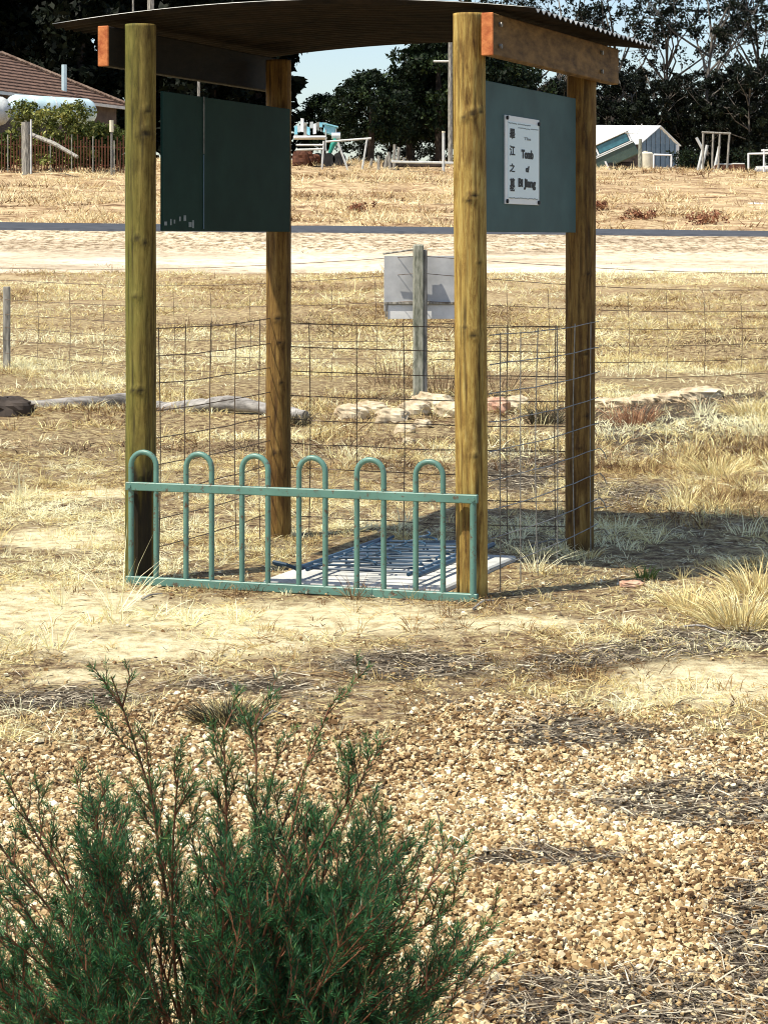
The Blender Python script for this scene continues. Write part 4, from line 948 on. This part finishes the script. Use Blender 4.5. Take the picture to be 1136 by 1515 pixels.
def pole(x, ytop, Y_, r, lb, arm=None):
    g = gat(x, Y_); r_ = empty('utility_pole', g, lb, 'pole', 'grey poles behind the yard'); t_ = at(x, ytop, Y_)
    MB().tube([g - Zv * .2, t_], [r * 1.2, r], 8).build('shaft', M['greywood'], r_)
    if arm: a = at(arm[0], arm[2], Y_); b = at(arm[1], arm[2], Y_); MB().tube([a, b], .05, 5).build('crossarm', M['palegrey'], r_)
pole(223, -60, 108, .17, 'thick grey pole rising above the roof over the front left shelter post'); pole(197, -60, 108.5, .05, 'thin grey pole just left of the thick pole above the roof')
pole(666, 60, 105, .10, 'pale pole with a short crossarm touching the front right post', (641, 666, 90))
pole(294, 116, 104, .07, 'slim pale pole rising just above the left panel')
# middle scrap
def pipe_thing(name, segs, mt, lb, cat, Y_, r=.045, group=None):
    g = gat(segs[0][0], Y_); rt = empty(name, g, lb, cat, group)
    for (nm, x0, y0, x1, y1) in segs: pass
def frame(name, Y_, segs, mt, lb, cat, r=.05, group=None):
    g = gat(segs[0][1], Y_); rt = empty(name, g, lb, cat, group)
    for (nm, x0, y0, x1, y1) in segs:
        a = at(x0, y0, Y_ - .0); b = at(x1, y1, Y_ + (.0))
        MB().tube([a, b], r, 6).build(nm, M[mt], rt)
    return rt
gy = lambda x, Y_: HOR - (float(zg((x - 568) / F * Y_, Y_)) - EYE) / Y_ * F
b0 = gy(510, 92)
frame('pipe_gate', 92, [('rail', 482, 209, 549, 204), ('rail', 440, 203, 482, 202), ('leg', 543, 205, 535, b0 + 2), ('brace', 500, 210, 516, b0 + 2), ('leg', 479, 208, 476, b0 + 2), ('rail', 438, 214, 478, 214), ('rail', 438, 221, 478, 220)], 'palegrey', 'pale welded pipe frame with sloping legs right of the left panel', 'frame')
def blob(name, Y_, x0, y0, x1, y1, mt, lb, cat, dep=.8, group=None):
    a = at(x0, y0, Y_); b = at(x1, y1, Y_); c = (a + b) / 2
    return c, abs(b.x - a.x), abs(a.z - b.z)
# covered tractor-like machine with blue canopy
r = empty('old_machine', gat(492, 95), 'old farm machine with a light blue canopy and teal mudguard in the yard', 'machine')
c = at(489, 185, 95); MB().box(c, (.72, 1.0, .06), (Vector((.97, 0, -.24)), Vector((0, 1, 0)), Vector((.24, 0, .97)))).build('canopy', M['cyan'], r)
c = at(488, 192, 95); MB().box(c, (.55, .8, .42), (Vector((.97, 0, -.24)), Vector((0, 1, 0)), Vector((.24, 0, .97))), .05).build('cab', M['cyan'], r)
for x in (482, 497): MB().tube([at(x, 190, 94.6), at(x, 222, 94.6)], .03, 5).build('canopy_post', M['palegrey'], r)
MB().tube([at(498, 206, 94.5), at(492, 214, 94.5), at(488, 226, 94.5)], [.14, .12, .08], 8).build('mudguard', M['teal'], r)
c = at(497, 200, 94.7); MB().tube([c - Vector((.2, 0, 0)), c + Vector((.2, 0, 0))], .17, 10).build('fuel_drum', M['white'], r)
for x in (486, 502):
    c = at(x, gy(x, 94.5) - 9, 94.4); MB().tube([c, c + Vector((0, .3, 0))], .30, 16).build('wheel', M['tyre'], r)
r = empty('scrap_trailer', gat(458, 96), 'pile of pale sheets and rust red scrap on a trailer beside the left panel', 'trailer')
c = at(459, 203, 96); MB().box(c, (1.5, 1.2, .12), None, .02).build('tray', M['white'], r)
for i in range(9):
    c = at(438 + i * 4.6, 190 + random.uniform(-6, 8), 96.2); MB().box(c, (.14, .5, random.uniform(.2, .7)), (Vector((.95, 0, random.uniform(-.3, .3))).normalized(), Vector((0, 1, 0)), Zv)).build('sheet_offcut', M[('cyan', 'palegrey', 'white', 'greywood')[i % 4]], r)
for x in (446, 470): c = at(x, gy(x, 95.6) - 8, 95.4); MB().tube([c, c + Vector((0, .25, 0))], .28, 14).build('wheel', M['tyre'], r)
for i in range(3):
    g = gat(444 + i * 8, 94.5 + i * .3); rock('scrap_heap', g + Zv * .25, (.8, .6, .9 - i * .2), 120 + i, M['rustred'], ['rust red heap against the left panel', 'rust red heap in the middle under the trailer', 'small rust red heap right of the others'][i], 'scrap', 'rust red scrap heaps')
for i, (x, h, t_) in enumerate(((560, .7, 0), (569, .55, .1), (577, .8, -.05), (583, 1.1, .02), (588, 1.0, .06), (547, .4, .1), (600, .45, -.1))):
    g = gat(x, 91.5 + .4 * i)
    tag(MB().tube([g - Zv * .1, g + Zv * h + Vector((t_, 0, 0))], [.08, .06], 7).build('fence_stump', M['greywood'], base=True),
        ['leaning grey stump, third from the left', 'short grey stump between two taller ones', 'tall grey stump left of the paired stakes', 'left stake of the tall pair', 'right stake of the tall pair', 'lowest stump beside the pipe frame leg', 'low stump at the right of the row'][i], 'stump', 'old fence stumps below the rounded tree')
tag(MB().box(at(640, 240, 91), (3.6, .3, .10), (Vector((1, 0, -.02)).normalized(), Vector((0, 1, 0)), Zv), .02).build('timber_plank', M['palegrey'], base=True), 'long pale plank on the ground left of the front right post', 'plank')
tag(MB().box(at(612, 243, 93), (2.8, .5, .22), None, .05).build('dark_beam', M['darkbark'], base=True), 'dark timber lying behind the long pale plank', 'timber')

# shed
def shed():
    Y_ = 118; g = gat(960, Y_); r = empty('shed', g, 'small shed with blue grey gable and white metal roof', 'shed')
    g0 = g.z - .2
    a = at(946, 214, 114); b = at(1001, 214, 116); apex = at(971, 189, 115.5); a.z = b.z = at(970, 211, 115).z
    d = (b - a); d.z = 0; W = d.length; d.normalize(); n = Vector((-d.y, d.x, 0)); n = (n * .55 - d * .83).normalized()
    ez = a.z; L = 7.5; apex = (a + b) / 2; apex.z = ez + .92
    s_ = MB(); k = 16     # ribbed gable
    for i in range(k):
        t0, t1 = i / k, (i + 1) / k; z0 = ez + .92 * (1 - abs(2 * t0 - 1)); z1 = ez + .92 * (1 - abs(2 * t1 - 1)); off = n * (.0 if i % 2 else .03)
        p0 = a + d * W * t0; p1 = a + d * W * t1
        s_.add([(p0.x + off.x, p0.y + off.y, g0), (p1.x + off.x, p1.y + off.y, g0), (p1.x + off.x, p1.y + off.y, z1 - .01), (p0.x + off.x, p0.y + off.y, z0 - .01)], [(0, 1, 2, 3)])
    s_.build('gable_wall', M['bluegable'], r)
    c = a + n * L / 2; MB().box((c.x, c.y, (g0 + ez) / 2), (.06, L - .1, ez - g0 - .02), (d, n, Zv)).build('side_wall', M['darkbark'], r)
    c = b + n * L / 2; MB().box((c.x, c.y, (g0 + ez) / 2), (.06, L - .1, ez - g0 - .02), (d, n, Zv)).build('side_wall', M['bluegable'], r)
    for e, nm in ((a - d * .15, 'roof'), (b + d * .15, 'roof')):
        p0 = Vector((e.x, e.y, ez - .08)) - n * .15; p1 = apex - n * .15 + Zv * .04; q0 = p0 + n * (L + .3); q1 = p1 + n * (L + .3); t_ = Zv * -.05
        s_ = MB().add([p0, p1, q1, q0, p0 + t_, p1 + t_, q1 + t_, q0 + t_], [(0, 1, 2, 3), (4, 7, 6, 5), (0, 4, 5, 1), (1, 5, 6, 2), (2, 6, 7, 3), (3, 7, 4, 0)])
        o = s_.build(nm, M['whiteroof'], r)
    for p_ in (a, b): MB().box((p_.x - n.x * .05, p_.y - n.y * .05, (g0 + ez) / 2), (.14, .08, ez - g0 - .1), (d, n, Zv)).build('corner_trim', M['white'], r)
shed()
# tilted derelict truck body
def truck():
    Y_ = 104; r = empty('derelict_truck', gat(905, Y_), 'derelict green and white caravan body tilted nose down beside the shed', 'caravan')
    A = at(868, 262, Y_); B = at(946, 227, Y_)      # lower edge of the body
    A2 = at(866, 213, Y_); d = (B - A); L = d.length; d.normalize(); up = Vector((-d.z, 0, d.x)); n = Vector((0, 1, 0))
    A = A - d * 1.2; L += 1.2; H = 1.03
    c = A + d * L / 2 + up * H * .36; MB().box((c.x, c.y + .9, c.z), (L, 1.8, H * .72), (d, n, up), .05).build('lower_body', M['cabgreen'], r)
    c = A + d * L / 2 + up * (H * .95); MB().box((c.x, c.y + .92, c.z), (L - .1, 1.7, .62), (d, n, up), .04).build('upper_body', M['cabgreen'], r)
    c = A + d * L / 2 + up * (H * 1.26); MB().box((c.x, c.y + .9, c.z), (L + .12, 1.86, .07), (d, n, up), .03).build('roof', M['white'], r)
    for f in (.66, .74): c = A + d * L / 2 + up * (H * f); MB().box((c.x, c.y - .02, c.z), (L + .04, .06, .045), (d, n, up)).build('trim_strip', M['white'], r)
    for s0, s1 in ((.40, .52), (.56, .95)):
        c = A + d * L * (s0 + s1) / 2 + up * (H * .98); MB().box((c.x, c.y + .06, c.z), (L * (s1 - s0), .05, .38), (d, n, up), .01).build('window', M['glass'], r)
    for s0 in (.54, .97): c = A + d * L * s0 + up * (H * .95); MB().box((c.x, c.y + .05, c.z), (.08, .06, .46), (d, n, up)).build('pillar', M['white'], r)
    for s0 in (.35, .6):
        c = A + d * L * s0 - up * .1; MB().tube([(c.x, c.y - .05, c.z), (c.x, c.y + .25, c.z)], .33, 18).build('wheel', M['tyre'], r)
    c = A + d * L * .78 - up * .12; MB().box((c.x, c.y + .9, c.z - .15), (1.2, 1.2, .5), None, .08).build('chassis', M['darkbark'], r)
    e = B + up * H; MB().tube([(e.x - .3, e.y, e.z + .1), (e.x + .3, e.y, e.z + .05), (e.x + .55, e.y, e.z + .55)], .025, 5).build('bent_mast', M['palegrey'], r)
    s_ = at(895, 238, 103.5); MB().tube([s_, at(902, gy(902, 103.5), 103.5)], .05, 6).build('drawbar', M['white'], r)
truck()
r = empty('water_drum', gat(958, 110), 'cream round water drum standing in front of the shed gable', 'tank')
a = gat(955, 110); MB().tube([a, a + Zv * .92, a + Zv * 1.0], [.40, .40, .30], 18).build('drum', M['cream'], r, smooth=True)
MB().tube([a + Zv * 1.0, a + Zv * 1.06], [.12, .12], 10).build('lid', M['cream'], r)
g = gat(947, 103); tag(MB().tube([g - Zv * .1, at(947, 205, 103)], [.11, .09], 8).build('fence_post', M['mossywood'], base=True), 'grey timber post standing before the tilted caravan end', 'fence post')
g = gy(975, 104)
frame('white_rail_frame', 104, [('leg', 967, g + 2, 967, 228), ('leg', 993, g + 2, 993, 228), ('rail', 967, 228, 993, 229)], 'white', 'low white rail frame in front of the shed gable', 'frame', .05)
g = gy(965, 107)
g = gy(1060, 100)
frame('yard_frame', 100, [('leg', 1040, g + 2, 1040, 196), ('leg', 1053, g + 3, 1055, 197), ('leg', 1062, g + 3, 1065, 196), ('leg', 1075, g + 2, 1079, 196), ('rail', 1038, 195, 1081, 197)], 'greywood', 'tall grey timber frame of four legs right of the shed', 'frame', .055)
frame('leaning_timbers', 101, [('timber', 1030, 203, 1040, 222), ('timber', 1040, 218, 1031, g + 3), ('timber', 1046, 214, 1036, g + 3), ('timber', 1064, 216, 1056, g)], 'palegrey', 'pale crooked timbers leaning on the left of the tall frame', 'timber', .075)
g = gy(1115, 99)
frame('stock_gate', 99, [('leg', 1130, g + 4, 1130, 220), ('leg', 1107, g - 2, 1107, 226), ('rail', 1107, 227, 1150, 226), ('rail', 1126, 222, 1155, 222), ('leg', 1150, g + 2, 1150, 220), ('rail', 1128, 246, 1155, 246)], 'white', 'white stock rails cut off by the right edge', 'frame', .05)
for i, (x, w_, h, mt, lb) in enumerate(((1092, .6, .35, 'rustred', 'rust red block with a pale top right of the timber frame'), (1130, .8, .25, 'white', 'white trough under the stock rails at the right edge'), (1076, 1.2, .3, 'rustred', 'long rust red scrap on the ground behind the frame'))):
    g = gat(x, 98.5 + i); rt = empty('scrap_block', g, lb, 'scrap', 'scrap right of the shed')
    MB().box(g + Zv * h / 2, (w_, .5, h), None, .04).build('body', M[mt], rt); MB().box(g + Zv * (h + .035), (w_ * .9, .45, .06), None, .02).build('top', M['palegrey'], rt)
g = gat(1118, 72); rock('white_rubbish', g + Zv * .05, (.7, .3, .14), 140, M['white'], 'piece of white rubbish on the bank at the right', 'rubbish')
for k in range(5):
    g = gat((1010, 1022, 880, 690, 1100)[k], 106); cs = [(g.x + rng.uniform(-.6, .6), g.y + rng.uniform(-.5, .5), g.z + rng.uniform(.2, 1.1)) for _ in range(14)]
    V, Fq, R = leaf_cloud(cs, [.35] * 14, 26, .08, .45)
    tag(mesh_np('low_bush', V, Fq, M['bushy_leaf'], loc=g, rnd=R), ['dark low bush just right of the shed', 'low bush between the shed and the timber frame', 'low bush under the tilted caravan', 'low bush behind the front right post', 'low bush behind the rust red block'][k], 'bush', 'low bushes in the yard')
sc.render.engine = 'CYCLES'; sc.cycles.pixel_filter_type = 'BLACKMAN_HARRIS'; sc.cycles.filter_width = 1.05
print('tris', sum(len(o.data.loop_triangles) if o.data.calc_loop_triangles() is None else 0 for o in bpy.data.objects if o.type == 'MESH'))
